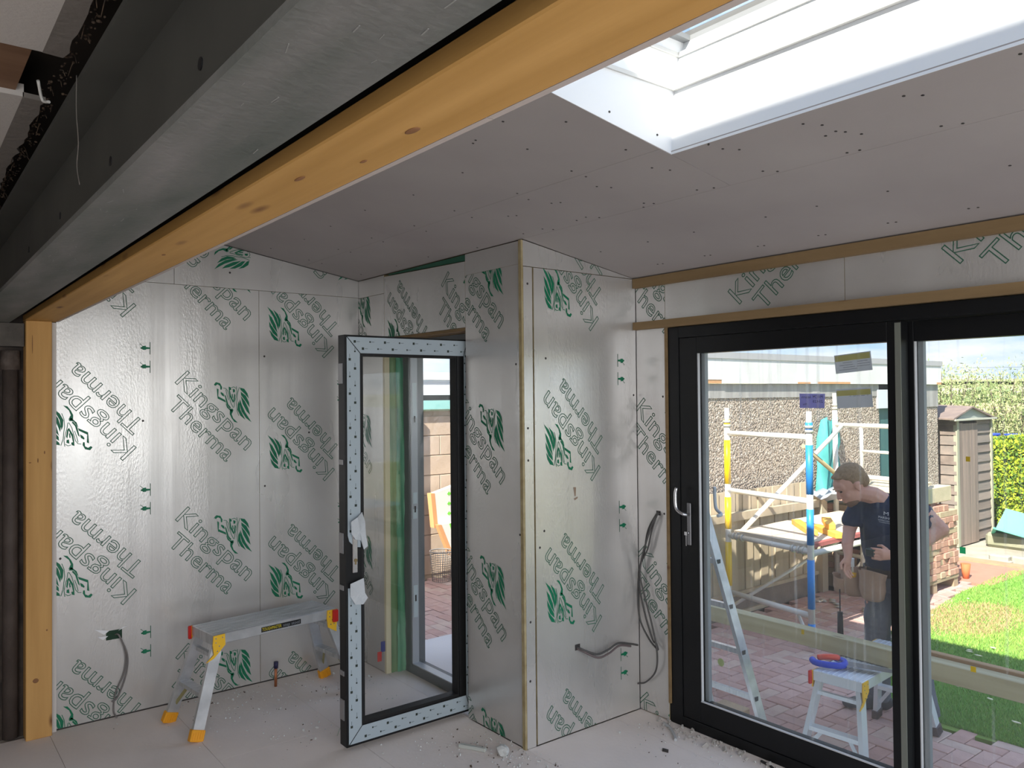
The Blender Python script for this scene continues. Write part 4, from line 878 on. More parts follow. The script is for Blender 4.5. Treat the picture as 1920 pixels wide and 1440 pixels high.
# ---------------------------------------------------------------- lawn
LAWN=mat('lawn_soil',(.14,.30,.04),.95,col2=(.22,.28,.06),vscale=2.2,bump=.4,bscale=30)
bm=B(); prism(bm,[(x,y,G-.05) for x,y in LP],(0,0,.045)); lw=ob('lawn_ground',bm,LAWN,kind='structure')
def blades(name,n,pts,h,wd,mats_,seed,parent=None,gz=G-.005,dens=None):
    """short blades as single triangles, one mesh"""
    rr=random.Random(seed); V=[];Fc=[];MI=[]
    while len(Fc)<n:
        x,y=pts(rr)
        if x is None: continue
        a=rr.uniform(0,2*PI); hh=h*rr.uniform(.5,1.2); w=wd*rr.uniform(.6,1.2)*(1+.12*max(0,y-5)); lx=rr.uniform(-.7,.7)*hh; ly=rr.uniform(-.7,.7)*hh
        i=len(V); V+=[(x-w*math.cos(a),y-w*math.sin(a),gz),(x+w*math.cos(a),y+w*math.sin(a),gz),(x+lx,y+ly,gz+hh)]; Fc.append((i,i+1,i+2))
        s=math.sin(x*2.1+1)*math.cos(y*1.7)+rr.uniform(-.7,.7)
        dry=((x+3.05)/.36)**2+((y-7.5)/.65)**2+rr.uniform(-.35,.35)<1.0
        MI.append(2 if dry and rr.random()<.85 else (1 if s>.35 else 0))
    me=bpy.data.meshes.new(name); me.from_pydata(V,[],Fc)
    for m_ in mats_: me.materials.append(m_)
    me.polygons.foreach_set('material_index',MI); me.update()
    o=bpy.data.objects.new(name,me); COL.objects.link(o); tag(o,None,None,None,'stuff')
    if parent: o.parent=parent
    return o
def lawnpt(rr):
    y=5.0+6.0*rr.random()**1.6; x=rr.uniform(-3.6,min(1.2,-.25*y+1.2+.3*(y-5)))
    if y>5 and x>-3.6+ (y*.0) and inpoly(x,y,LP): return x,y
    return None,None
GR=[mat('grass_green',(.20,.42,.07),.7),mat('grass_bright',(.28,.47,.08),.7),mat('grass_dry',(.44,.33,.16),.9)]
gs=blades('grass',150000,lawnpt,.028,.0035,GR,4); tag(gs,'short green lawn with a dry patch beyond the patio','grass')
gs2=B(); rr=random.Random(12)
me0=None
for k in range(46):
    y=5.2+4.5*rr.random()**1.2; x=rr.uniform(-3.4,-.3*y+.6)
    if not inpoly(x,y,LP): continue
    s=rr.uniform(.012,.03)*(1+.05*(y-5))
    bm=B(); a=rr.uniform(0,6); pts=[(x+s*r_*math.cos(a+t),y+s*r_*.6*math.sin(a+t),G+.018) for t,r_ in ((0,1),(1,.7),(2,.6),(3.1,1),(4.2,.7),(5.3,.6))]
    prism(bm,pts,(0,0,.004)); o=ob('fallen_leaf',bm,mat('pale_leaf',(.74,.70,.50),.8)); tag(o,'small pale fallen leaf lying on the sunny lawn','leaf','fallen leaves on the lawn')

# ---------------------------------------------------------------- fence along the left of the patio
FW=[mat('fence_%d'%i,c,.85,col2=c2,vscale=8,vstretch=(1,1,.08),bump=.3,bscale=30,bstretch=(1,1,.08)) for i,(c,c2) in enumerate((((.52,.44,.32),(.42,.35,.25)),((.58,.48,.34),(.47,.39,.27)),((.47,.40,.30),(.55,.46,.33))))]
FX=-4.44
fe=emp('garden_fence',(FX,6,G),'weathered brown board fence with a mid rail running behind the scaffold tower','fence')
y=4.3; i=0
while y<7.34:
    w=.118; 
    bm=B(); bx(bm,(FX-.014-(.010 if i%2 else 0),y+.001,G+.17),(FX-(.010 if i%2 else 0),y+w-.001,.625)); local(fe,ob('board',bm,FW[i%3],fe))
    bm=B(); bx(bm,(FX-.034-(.010 if i%2 else 0),y+.001,.62),(FX-.02-(.010 if i%2 else 0),y+w-.001,.855)); local(fe,ob('board',bm,FW[(i+1)%3],fe))
    y+=w; i+=1
bm=B(); bx(bm,(FX-.004,4.3,.60),(FX+.045,7.40,.672)); local(fe,ob('rail',bm,FW[0],fe))
bm=B(); bx(bm,(FX-.002,4.3,-.075),(FX+.028,7.36,-.045)); local(fe,ob('ledge_rail',bm,FW[1],fe))
bm=B(); bx(bm,(FX-.02,4.3,G-.02),(FX+.012,7.36,-.075)); local(fe,ob('gravel_board',bm,mat('gravel_board',(.30,.24,.19),.9,col2=(.22,.18,.15),vscale=6,bump=.3,bscale=30),fe))
bm=B(); bx(bm,(FX-.03,7.36,G),(FX+.07,7.46,.70)); local(fe,ob('post',bm,FW[2],fe))
bm=B(); bx(bm,(FX+.01,5.75,G),(FX+.03,6.6,G+.035)); local(fe,ob('skirting_lath',bm,FW[1],fe))

# ---------------------------------------------------------------- garage
PEB=pebble_mat(); GXX=-4.62
ga=emp('garage',(GXX,7.6,G),'flat-roofed pebbledash garage with a white fascia beyond the fence','garage')
def gpart(n,a,b,m,**k): bm=B(); bx(bm,a,b); return local(ga,ob(n,bm,m,ga,**k))
gpart('side_wall',(GXX-2.5,5.36,G),(GXX,9.02,1.703),PEB); gpart('side_wall',(GXX-2.5,9.67,G),(GXX,10.50,1.703),PEB)
gpart('concrete_band',(GXX-2.5,5.36,1.703),(GXX+.01,9.0,1.838),mat('grey_band',(.30,.29,.28),.9,col2=(.42,.41,.40),vscale=6,vstretch=(1,3,.3),bump=.2,bscale=30)); gpart('concrete_band',(GXX-2.5,9.85,1.56),(GXX+.01,10.50,1.838),MATS['grey_band'])
gpart('door_header',(GXX-.06,8.96,1.56),(GXX+.02,9.89,1.777),mat('pale_blue_header',(.62,.66,.72),.6))
gpart('side_door',(GXX-.10,9.02,G+.02),(GXX-.03,9.67,1.56),mat('teal_door',(.07,.17,.17),.5,col2=(.05,.13,.14),vscale=5,vstretch=(1,4,.2)))
gpart('roof_slab',(GXX-2.52,5.30,2.072),(GXX+.05,10.55,2.133),mat('roof_grey_edge',(.42,.42,.44),.8))
FAS=mat('white_fascia',(.74,.75,.76),.6,col2=(.66,.66,.66),vscale=3,bump=.08,bscale=30)
for a,b in ((5.31,6.06),(6.065,8.22),(8.225,10.53)): gpart('fascia_board',(GXX+.01,a,1.84+(.035 if a<6 else 0)),(GXX+.04,b,2.072),FAS)
ORW=mat('bare_wood',(.60,.33,.16),.8)
for a,b,z in ((5.32,6.06,1.875),(7.3,7.53,1.858),(7.67,8.32,1.862),(10.40,10.53,1.865)): gpart('peeled_patch',(GXX+.006 if a<6 else GXX+.04,a,1.84),(GXX+.036 if a<6 else GXX+.0425,b,z),ORW)
gpart('corner_trim',(GXX-.02,9.67,G),(GXX+.012,9.735,1.56),mat('pale_trim',(.62,.58,.52),.8))

# ---------------------------------------------------------------- shed
SX=-4.525; SG=-.27
SW=[mat('shed_%d'%i,c,.9,col2=c2,vscale=7,vstretch=(1,.12,1.5),bump=.35,bscale=40,bstretch=(1,.1,1)) for i,(c,c2) in enumerate((((.25,.20,.17),(.17,.135,.115)),((.29,.235,.20),(.20,.175,.155)),((.20,.175,.155),(.26,.21,.18))))]
sh=emp('garden_shed',(SX,11.3,SG),'small weathered wooden shed with a gable roof beside the garage end','shed')
def spart(n,bm,m): return local(sh,ob(n,bm,m,sh))
bm=B(); bx(bm,(SX-1.5,10.82,SG+.04),(SX-.03,11.86,1.38)); spart('frame',bm,mat('shed_inside',(.05,.04,.035),.9))
for k in range(13):
    z=SG+.05+k*.128
    bm=B(); prism(bm,[(SX-.03,11.42,z),(SX+.004,11.42,z),(SX-.014,11.42,z+.127),(SX-.03,11.42,z+.127)],(0,.46,0)); spart('board',bm,SW[k%3])
    bm=B(); prism(bm,[(SX,10.82,z),(SX,10.784,z),(SX,10.802,z+.127),(SX,10.82,z+.127)],(-1.5,0,0)); spart('board',bm,SW[(k+1)%3])
for k in range(5):
    bm=B(); bx(bm,(SX-.02,10.86+k*.112,SG+.03),(SX+.010,10.97+k*.112-.003,1.33 if k else 1.34)); spart('door_board',bm,mat('shed_door_%d'%(k%2),((.29,.225,.19),(.34,.26,.22))[k%2],.9,col2=((.21,.165,.14),(.25,.195,.165))[k%2],vscale=8,vstretch=(1,1.5,.1),bump=.35,bscale=40,bstretch=(1,1,.1)))
bm=B(); bx(bm,(SX-.03,10.79,SG+.02),(SX+.016,10.85,1.38)); bx(bm,(SX-.03,11.845,SG+.02),(SX+.016,11.89,1.36)); spart('corner_post',bm,mat('mossy_trim',(.36,.36,.27),.9))
bm=B(); bx(bm,(SX-.01,10.65,1.372),(SX+.06,11.93,1.395)); spart('eave_board',bm,mat('pale_cap',(.50,.50,.42),.9))
bm=B(); prism(bm,[(SX-.02,10.80,1.39),(SX-.02,11.87,1.39),(SX-.02,11.22,1.53)],(.03,0,0)); spart('gable_panel',bm,mat('gable_grey',(.30,.34,.31),.9))
RF=mat('shed_felt',(.26,.20,.17),.95,col2=(.20,.155,.14),vscale=8,bump=.3,bscale=30)
bm=B(); prism(bm,[(SX+.05,10.62,1.385),(SX+.05,11.20,1.535),(SX-1.6,11.20,1.60),(SX-1.6,10.62,1.43)],(0,0,.02)); spart('roof_slope',bm,RF)
bm=B(); prism(bm,[(SX+.05,11.20,1.535),(SX+.05,11.95,1.365),(SX-1.6,11.95,1.42),(SX-1.6,11.20,1.60)],(0,0,.02)); spart('roof_slope',bm,RF)
sl=B(); bx(sl,(-5.9,10.2,SG-.06),(-3.75,12.4,SG+.012)); ob('shed_slab',sl,mat('concrete_slab',(.45,.41,.34),.95,col2=(.36,.33,.27),vscale=5,bump=.3,bscale=30),kind='structure')
kb=emp('stone_kerb',(-3.7,10.75,SG),'low rough stone kerb edging the lawn in front of the shed slab','kerb')
for k in range(6):
    bm=B(); x=-4.0+k*.22; y=10.35+k*.06; bx(bm,(x,y,SG-.03),(x+.21,y+.13,SG+.075),bev=.02)
    local(kb,ob('stone',bm,mat('kerb_stone',(.42,.40,.34),.95,col2=(.32,.31,.27),vscale=9,bump=.5,bscale=30),kb))
bm=B(); bx(bm,(-4.2,9.98,G-.05),(-2.3,10.16,G+.02)); o=ob('trim_4',bm,mat('orange_edging',(.55,.30,.18),.9,col2=(.48,.25,.15),vscale=5),kind='structure')
bm=B(); bx(bm,(-4.2,8.9,G-.055),(-3.42,9.98,G+.003)); ob('red_path',bm,mat('red_path_tint',(.50,.24,.17),.9,col2=(.44,.21,.15),vscale=8,bump=.2,bscale=50),pat)

# ---------------------------------------------------------------- brick stack on its pallet
st=emp('paver_stack',(-4.1,8.15,G),'tall stack of red and buff block pavers on a wooden pallet beside the shed','brick stack')
PB=[mat('stack_%d'%i,c,.9,col2=c2,vscale=12,bump=.3,bscale=60) for i,(c,c2) in enumerate((((.56,.30,.22),(.47,.25,.19)),((.60,.35,.27),(.52,.29,.22)),((.53,.40,.27),(.46,.34,.23)),((.47,.36,.25),(.55,.38,.27))))]
bms={}
def sbrick(x,y,z,sx,sy,sz,k):
    key=(round(sx,3),round(sy,3),round(sz,3),k)
    if key not in bms:
        b=B(); bx(b,(-sx/2,-sy/2,-sz/2),(sx/2,sy/2,sz/2),bev=.004); me=bpy.data.meshes.new('brick'); b.to_mesh(me); b.free(); me.materials.append(PB[k]); bms[key]=me
    o=bpy.data.objects.new('brick',bms[key]); COL.objects.link(o); o.parent=st; o.location=Vector((x,y,z))-st.location; o.rotation_euler=(0,0,R.uniform(-.02,.02))
x1=-3.63; y0=7.66; z0=G+.13; ch=.060
for c in range(12):
    z=z0+ch*(c+.5)
    if c%3==1:
        for k in range(5): sbrick(x1-.05+R.uniform(-.012,.010),y0+.1+.2*k,z,.098,.197,.058,R.choice((0,1,1,2,3)))
    else:
        for k in range(10):
            if c==11 and k>7: continue
            sbrick(x1-.1+R.uniform(-.016,.012),y0+.05+.1*k,z,.197,.098,.058,R.choice((0,0,1,1,2,3)))
    for k in range(4): sbrick(x1-.3-.2*k,y0+.05,z,.197,.098,.058,R.choice((0,1,1,2,3)))
for k in range(4):
    for j in range(9): sbrick(x1-.3-.2*k,y0+.16+.1*j,z0+ch*11.5-.001,.197,.098,.056,R.choice((0,1,2,3)))
for j in range(4): sbrick(x1-.12,y0+.06+.1*j,z0+ch*12.5,.197,.098,.058,R.choice((0,1)))
bm=B(); 
for a,b in (((-4.62,7.66,G),(-3.64,7.76,G+.09)),((-4.62,8.10,G),(-3.64,8.20,G+.09)),((-4.62,8.58,G),(-3.64,8.67,G+.09)),((-4.62,7.66,G+.095),(-3.63,8.67,G+.128))): bx(bm,a,b)
local(st,ob('pallet',bm,mat('pallet_wood',(.42,.33,.22),.9,col2=(.33,.26,.17),vscale=6),st,kind='stuff'))
KC=mat('cast_stone',(.62,.52,.37),.9,col2=(.53,.45,.32),vscale=6,bump=.3,bscale=40)
b1=box_ob('stone_block',(-4.35,7.72,z0+ch*12+.002),(-3.86,8.62,z0+ch*12+.20),KC,bev=.006); tag(b1,'long buff stone block lying at the back on top of the paver stack','stone block')
b2=box_ob('stone_block',(-3.80,7.98,z0+ch*12+.002+.03),(-3.66,8.60,z0+ch*12+.185),KC,bev=.006); tag(b2,'shorter buff stone block standing in front on top of the paver stack','stone block')
b3=B(); cyl(b3,(-3.72,9.05,G),(-3.72,9.05,G+.16),.03,.05,seg=14); b3=ob('terracotta_pot',b3,mat('terracotta',(.62,.17,.06),.7)); tag(b3,'slim terracotta pot standing on the path behind the paver stack','pot')

# ---------------------------------------------------------------- scaffold tower
AL=mat('tower_white_alu',(.78,.75,.69),.5,metal=.15); AJ=mat('tower_joint',(.62,.60,.55),.45,metal=.4)
YP=mat('yellow_sleeve',(.95,.62,.0),.4); BP=mat('blue_sleeve',(.03,.26,.72),.4)
tw=emp('scaffold_tower',(-3.9,6.4,G),'low aluminium scaffold tower with yellow and blue poles beside the fence','scaffold')
def tp(n,bm,m,**k): return local(tw,ob(n,bm,m,tw,**k))
YPO=(-4.312,5.767); BPO=(-3.434,5.617); ZR=(1.401,.905,.514,.021)
def pole(xy,ztop,slv,name='pole'):
    x,y=xy; bm=B(); cyl(bm,(x,y,G+.02),(x,y,ztop-.17),.025,seg=16); cyl(bm,(x,y,ztop-.17),(x,y,ztop),.021,seg=16)
    p=tp(name,bm,AL)
    for z in (ztop-.13,ztop-.165): 
        bm=B(); cyl(bm,(x,y,z),(x,y,z+.022),.032,seg=16); ob('collar',bm,AJ,p)
    if slv:
        zz=[1.54]+[z for z in ZR]+[G+.02]
        for a,b in zip(zz,zz[1:]):
            hi=a-.06 if a!=1.54 else 1.515; lo=b+.055 if b>G+.1 else b+.09
            if hi-lo>.03: bm=B(); cyl(bm,(x,y,lo),(x,y,hi),.0275,seg=18); ob('coloured_sleeve',bm,slv,p)
    return p
# sub-parts keep world coordinates: the pole itself already carries the inverse of the tower's origin
pole(YPO,1.62,YP,'yellow_pole'); pole(BPO,1.60,BP,'blue_pole')
def hbar(a,b,r,m=AL,n='tube',seg=12): bm=B(); cyl(bm,a,b,r,seg=seg); return tp(n,bm,m)
for z in ZR: hbar((*YPO,z),(*BPO,z),.0225,n='ledger')
for z,(x,y) in ((.514,YPO),(.514,BPO)):
    d=Vector((BPO[0]-YPO[0],BPO[1]-YPO[1],0)).normalized(); s=1 if (x,y)==YPO else -1
    for k in (.07,.11,.17): c=Vector((x,y,z))+d*s*k; bm=B(); cyl(bm,c-d*.012,c+d*.012,.031,seg=12); tp('clamp',bm,AJ)
# far frame
FL_=(-4.33,7.56); FR_=(-3.42,7.42)
pole(FL_,1.74,None); pole(FR_,1.70,None)
for z in (1.42,.92): hbar((*FL_,z),(*FR_,z),.0225,n='ledger')
for z in (.50,.13): hbar((*FL_,z),(*FR_,z),.02,n='ledger')
fv=lambda t:(FL_[0]+(FR_[0]-FL_[0])*t,FL_[1]+(FR_[1]-FL_[1])*t)
for t in (.33,.78):
    hbar((*fv(t),.92),(*fv(t),1.42),.017,n='upright'); 
hbar((*fv(.33),-.16),(*fv(.33),.50),.026,n='upright')
hbar((*fv(.33),1.17),(*fv(.78),1.17),.015,n='rung')
hbar((*fv(.33),.10),(fv(.12)[0],fv(.12)[1],-.12),.014,n='brace')
# long tubes and diagonal braces
hbar((YPO[0]+.12,YPO[1]-.02,.53),(*fv(.10),1.42),.0215,n='brace')
hbar((BPO[0],BPO[1],.50),(*FR_,.50),.024,n='side_tube')
hbar((*YPO,.50),(*FL_,.50),.020,n='side_tube')
hbar((BPO[0]-.05,BPO[1],1.33),(fv(.62)[0],fv(.62)[1],.55),.017,mat('brace_dull',(.40,.33,.18),.6),n='brace')
hbar((YPO[0],YPO[1],-.12),(YPO[0]+.50,YPO[1]+.9,.42),.015,n='brace')
hbar((BPO[0]-.15,BPO[1]+.05,.0),(BPO[0]-.02,BPO[1]+.03,-.22),.014,n='brace')
PLY=mat('pale_ply',(.62,.52,.41),.9,col2=(.55,.46,.36),vscale=4,bump=.1,bscale=50)  # pale plywood tone, shared by the decks and the laths
dx=Vector((BPO[0]-YPO[0],BPO[1]-YPO[1],0)); dy=Vector((FL_[0]-YPO[0],FL_[1]-YPO[1],0))
def deck(u0,u1,v0,v1,z,m,n,th=.02):
    o=Vector((*YPO,z)); P=[o+dx*u0+dy*v0,o+dx*u1+dy*v0,o+dx*u1+dy*v1,o+dx*u0+dy*v1]; bm=B(); prism(bm,P,(0,0,th)); return tp(n,bm,m)
deck(.08,.50,.03,.97,.545,PLY,'platform_deck'); deck(.51,.93,.03,.97,.545,PLY,'platform_deck')
deck(.93,.985,.03,.97,.535,mat('maroon_edge',(.35,.10,.09),.7),'deck_edge',.03); deck(.08,.92,.0,.03,.53,PLY,'deck_edge',.035)
for k,(x,y,a,L_,z) in enumerate(((-3.86,6.22,-.78,.60,.567),(-3.62,6.18,-.62,.46,.567),(-3.70,6.33,-.95,.40,.610))):
    bm=B(); d=Vector((math.cos(a),math.sin(a),0)); c=Vector((x,y,z+.021)); bar(bm,c-d*L_/2,c+d*L_/2,.075,.042,bev=.002); o=ob('timber_offcut',bm,mat('yellow_timber',(.85,.45,.08),.7,col2=(.70,.34,.05),vscale=9,vstretch=(.2,1,1)))
    tag(o,('long orange timber offcut lying diagonally across the scaffold deck','orange timber offcut on the deck nearest the blue pole','orange timber offcut resting on top of the other two on the deck')[k],'timber')
# teal cloth hanging from the garage side, dark rubble bags below the deck
bm=B(); rr=random.Random(9); P0=[(7.78,1.46,.28),(7.74,1.22,.31),(7.70,.97,.33),(7.67,.67,.30),(7.64,.35,.26),(7.62,.05,.20),(7.60,G,.18)]
rings=[]
for (yc,z,w) in P0:
    rings.append([bm.verts.new((GXX+.06+.035*math.sin(k*2.3+z*9)+(.02 if 0<k<9 else -.04),yc-.05+w*k/9+.02*math.sin(z*11+k),z+(.03*math.sin(k*1.4) if z>1.3 else 0))) for k in range(10)])
for a,b in zip(rings,rings[1:]):
    for k in range(9): f=bm.faces.new((a[k],a[k+1],b[k+1],b[k])); f.smooth=True
o=ob('teal_sheet',bm,mat('teal_cloth',(.09,.40,.38),.7,col2=(.06,.31,.31),vscale=6,bump=.5,bscale=14),fix=False); o.modifiers.new('s','SOLIDIFY').thickness=.012; tag(o,'crumpled teal sheet hanging against the pebbledash behind the scaffold','sheet')
def lump(name,c,s,m,label,cat,seed,sub=3,amp=.12,flat=True):
    bm=B(); rr=random.Random(seed); vs=ball(bm,(0,0,0),1,s,sub)
    for v in bm.verts:
        n=v.co.copy(); k=1+amp*(math.sin(n.x*17+seed)+math.sin(n.y*13+seed*2)+math.sin(n.z*19+seed))/2; v.co*=k
        if flat: v.co.z=max(v.co.z,-s[2]*.55)
    for v in bm.verts: v.co+=Vector(c)+Vector((0,0,s[2]*.55 if flat else 0))
    o=ob(name,bm,m); tag(o,label,cat); return o
BBG=mat('black_bag',(.012,.012,.015),.35,bump=.7,bscale=9,bdist=.03)
lump('rubble_bag',(-4.35,8.05,G),(.30,.30,.36),BBG,'bulging black rubble bag under the far left of the scaffold','bag',1)
lump('rubble_bag',(-3.98,7.72,G),(.20,.22,.30),BBG,'black rubble bag under the middle of the scaffold beside the pallet','bag',4)
lump('rubble_bag',(-4.18,7.80,G+.42),(.26,.24,.14),BBG,'black rubble bag slumped on top of the two others under the scaffold','bag',6)
bm=B(); rr=random.Random(4); vs=[]
for i in range(9):
    vs.append([bm.verts.new((-4.50+.07*j+.02*math.sin(i*1.9+j),7.30+.07*i,.75+.03*math.sin(i*2.1)+.05*math.cos(j*1.3)-.02*abs(j-3))) for j in range(7)])
for a,b in zip(vs,vs[1:]):
    for j in range(6): f=bm.faces.new((a[j],a[j+1],b[j+1],b[j])); f.smooth=True
o=ob('grey_tarpaulin',bm,mat('tarp_grey_blue',(.36,.40,.46),.6,bump=.6,bscale=12),fix=False); o.modifiers.new('s','SOLIDIFY').thickness=.01; tag(o,'crumpled grey tarpaulin draped over the end post of the fence','tarpaulin')
for k in range(9):
    x=-3.95+R.uniform(-.25,.25); y=7.05+R.uniform(-.14,.14)
    bm=B(); ball(bm,(x,y,G+.012),.03,(1.3,1,.35),1); o=ob('stone_chip',bm,mat('pale_chip',(.5,.46,.40),.9)); tag(o,'pale stone chip on the patio below the scaffold','stone','stone chips below the scaffold')
for k,(a,b) in enumerate((((-3.35,6.25),(-3.05,6.55)),((-3.20,6.22),(-3.12,6.62)),((-3.75,5.95),(-3.15,6.05)))):
    bm=B(); bar(bm,(*a,G+.018),(*b,G+.018),.035,.02); o=ob('lath',bm,PLY); tag(o,('left thin pale lath on the patio beyond the blue pole','right thin pale lath on the patio edge beyond the blue pole','long pale lath lying across the patio at the blue pole foot')[k],'lath')

# ---------------------------------------------------------------- long planks over the second hop-up
PLA=timber('treated_plank',(.50,.46,.30),(.38,.33,.20),(.16,.11,.05),'x'); PLBm=timber('brown_plank',(.45,.29,.15),(.34,.21,.11),(.12,.06,.03),'x')
hz=.26
for k,(y0,y1,za,zb,x0,x1,m_,lb) in enumerate(((4.235,4.280,hz,hz+.095,-3.85,2.2,PLA,'nearest pale treated plank on edge across the patio behind the step platform'),
        (4.284,4.330,hz,hz+.092,-3.80,1.9,PLA,'second treated plank lying close behind the nearest one'),
        (4.345,4.390,hz+.0,hz+.105,-2.10,2.4,PLBm,'brown plank behind the two treated planks, starting at the door mullion'),
        (4.40,4.50,hz,hz+.025,-3.40,-2.0,PLA,'thin flat board lying behind the treated planks on the left'))):
    o=box_ob('long_plank',(x0,y0,za),(x1,y1,zb),m_,bev=.003); tag(o,lb,'plank')
hopup('hop_up_platform','pale aluminium hop-up platform on the patio carrying the planks and a handsaw','work platform',None,(-2.285,4.32,G),math.radians(4),.80,.265,.505,.345,.10,ALUB,{'foot':mat('grey_foot',(.10,.08,.08),.7),'br':1,'plain':1},side_text=False)
bk_=[]
for c in range(7):
    b_=box_ob('brick',(-3.78+R.uniform(-.01,.01),4.16+R.uniform(-.01,.01),G+.002+c*.0715),(-3.58,4.50,G+.071+c*.0715),PB[c%3],bev=.004); tag(b_,'block paver in the low pile carrying the left end of the planks','brick','pavers under the plank ends')
for c in range(2): b_=box_ob('brick',(-3.12+.02*c,3.98,G+.002+c*.052),(-2.93+.02*c,4.08,G+.051+c*.052),PB[3-c],bev=.004); tag(b_,('lower loose paver beside the ladder rail','upper loose paver beside the ladder rail')[c],'brick')
tr2=emp('plank_trestle',(1.9,4.35,G),'grey trestle out at the right end carrying the planks','trestle'); bm=B(); bx(bm,(1.75,4.15,hz-.06),(1.85,4.55,hz-.002)); bar(bm,(1.8,4.2,hz-.06),(1.8,4.0,G),.04,.04); bar(bm,(1.8,4.5,hz-.06),(1.8,4.7,G),.04,.04); local(tr2,ob('frame',bm,ALU,tr2))
# handsaw on the platform
sw=emp('handsaw',(-2.30,4.02,G+.508),'handsaw with a blue and red handle lying on the pale hop-up platform','saw')
bm=B(); prism(bm,[(-2.36,4.10,G+.53),(-1.98,4.19,G+.53),(-1.96,4.155,G+.53),(-2.30,4.02,G+.53)],(0,0,.0015)); local(sw,ob('blade',bm,mat('saw_steel',(.35,.36,.40),.3,metal=.8),sw))
bm=B(); tube(bm,spline([(-2.44,3.99,G+.532),(-2.40,3.965,G+.530),(-2.33,3.985,G+.530),(-2.285,4.03,G+.530),(-2.31,4.09,G+.530),(-2.37,4.11,G+.530)],5),.018,8); local(sw,ob('handle',bm,mat('saw_blue',(.02,.06,.55),.45),sw))
bm=B(); tube(bm,spline([(-2.41,4.00,G+.548),(-2.37,4.01,G+.560),(-2.33,4.04,G+.560),(-2.34,4.075,G+.548)],5),.016,8); local(sw,ob('grip',bm,mat('saw_red',(.75,.10,.06),.45),sw))

# ---------------------------------------------------------------- leaning ladder just outside the glass
ld=emp('ladder',(-2.85,3.85,G),'aluminium ladder leaning outside the left end of the sliding glass','ladder')
def lp(n,a,b,w,h,m=ALU): bm=B(); bar(bm,a,b,w,h,up=(0,1,0)); return local(ld,ob(n,bm,m,ld))
RA=Vector((-2.625,3.86,G)); RT=Vector((-3.085,3.62,1.72)); off=Vector((-.36,-.0,0))
lp('rail',RA,RT,.024,.062); lp('rail',RA+off,RT+off,.024,.062)
for k in range(8):
    z=-.215+k*.25; t=(z-RA.z)/(RT.z-RA.z)
    if t>1: break
    p=RA.lerp(RT,t); lp('rung',p,p+off,.028,.028)
    bm=B(); q=p+Vector((.013,-.008,0)); bx(bm,q-Vector((.001,.014,.014)),q+Vector((.0015,.014,.014))); c_=local(ld,ob('rung_end',bm,mat('rung_end_dark',(.05,.05,.05),.6),ld))

# ---------------------------------------------------------------- side passage seen through the open door
nb=B(); bx(nb,(-7.75,3.0,G-.1),(-7.62,9.0,1.60)); nb=ob('wall_neighbour',nb,mat('cream_mortar',(.42,.34,.26),.9,bump=.2,bscale=60),kind='structure')
CB=[mat('cream_brick_%d'%i,c,.9,col2=c2,vscale=5,bump=.2,bscale=50) for i,(c,c2) in enumerate((((.60,.47,.36),(.54,.42,.32)),((.56,.44,.34),(.60,.48,.38))))]
bmm=[]
for k in range(2):
    b=B(); bx(b,(-.01,0,0),(.012,.435,.212),bev=.004); me=bpy.data.meshes.new('block'); b.to_mesh(me); b.free(); me.materials.append(CB[k]); bmm.append(me)
for c in range(9):
    for k in range(7):
        yy=3.6+k*.442+(.22 if c%2 else 0); z=G+c*.222+.004
        if z+.21<1.7: 
            o=bpy.data.objects.new('block',bmm[R.randint(0,1)]); COL.objects.link(o); o.parent=nb; o.location=(-7.62,yy,z); o.rotation_euler=(0,0,0)
bm=B(); bx(bm,(-7.75,3.5,1.60),(-7.55,7.5,1.70)); ob('teal_gutter',bm,mat('teal_gutter',(.30,.62,.58),.5),nb)
bm=B(); bx(bm,(-7.75,3.5,1.58),(-7.60,7.5,1.61)); ob('green_soffit',bm,mat('green_soffit',(.45,.55,.38),.7),nb)
bm=B(); bx(bm,(-7.80,3.5,1.70),(-7.70,7.5,1.76)); ob('shadow_gap',bm,BLACKG,nb)
bm=B(); bx(bm,(-7.82,3.5,1.76),(-7.60,7.5,1.92)); bx(bm,(-7.9,3.5,1.93),(-7.58,7.5,2.02)); ob('white_fascia',bm,FAS,nb)
bm=B(); bx(bm,(-7.60,4.50,G),(-7.54,4.60,1.55)); ob('downpipe_board',bm,mat('cream_board',(.62,.50,.38),.8),nb)
wb2=emp('wire_bin',(-7.28,4.72,G),'grey wire mesh waste bin against the pale block wall outside','bin')
bm=B()
for k in range(28):
    a=2*PI*k/28; cyl(bm,(-7.28+.10*math.cos(a),4.72+.10*math.sin(a),G),(-7.28+.125*math.cos(a),4.72+.125*math.sin(a),G+.32),.0022,seg=4)
for z in range(14):
    r=.10+.025*z/13; pts=[(-7.28+r*math.cos(2*PI*k/20),4.72+r*math.sin(2*PI*k/20),G+.005+z*.0242) for k in range(21)]; tube(bm,pts,.002,4)
local(wb2,ob('mesh_body',bm,mat('bin_wire',(.30,.29,.28),.5,metal=.4),wb2,kind='stuff'))
bm=B(); pts=[(-7.28+.125*math.cos(2*PI*k/24),4.72+.125*math.sin(2*PI*k/24),G+.32) for k in range(25)]; tube(bm,pts,.007,6); local(wb2,ob('rim',bm,mat('bin_rim',(.22,.22,.22),.5),wb2))
PKW=mat('pack_white',(.72,.70,.66),.6); PKE=mat('pack_orange_edge',(.66,.33,.14),.8); PKG=mat('pack_green',(.18,.62,.06),.6)
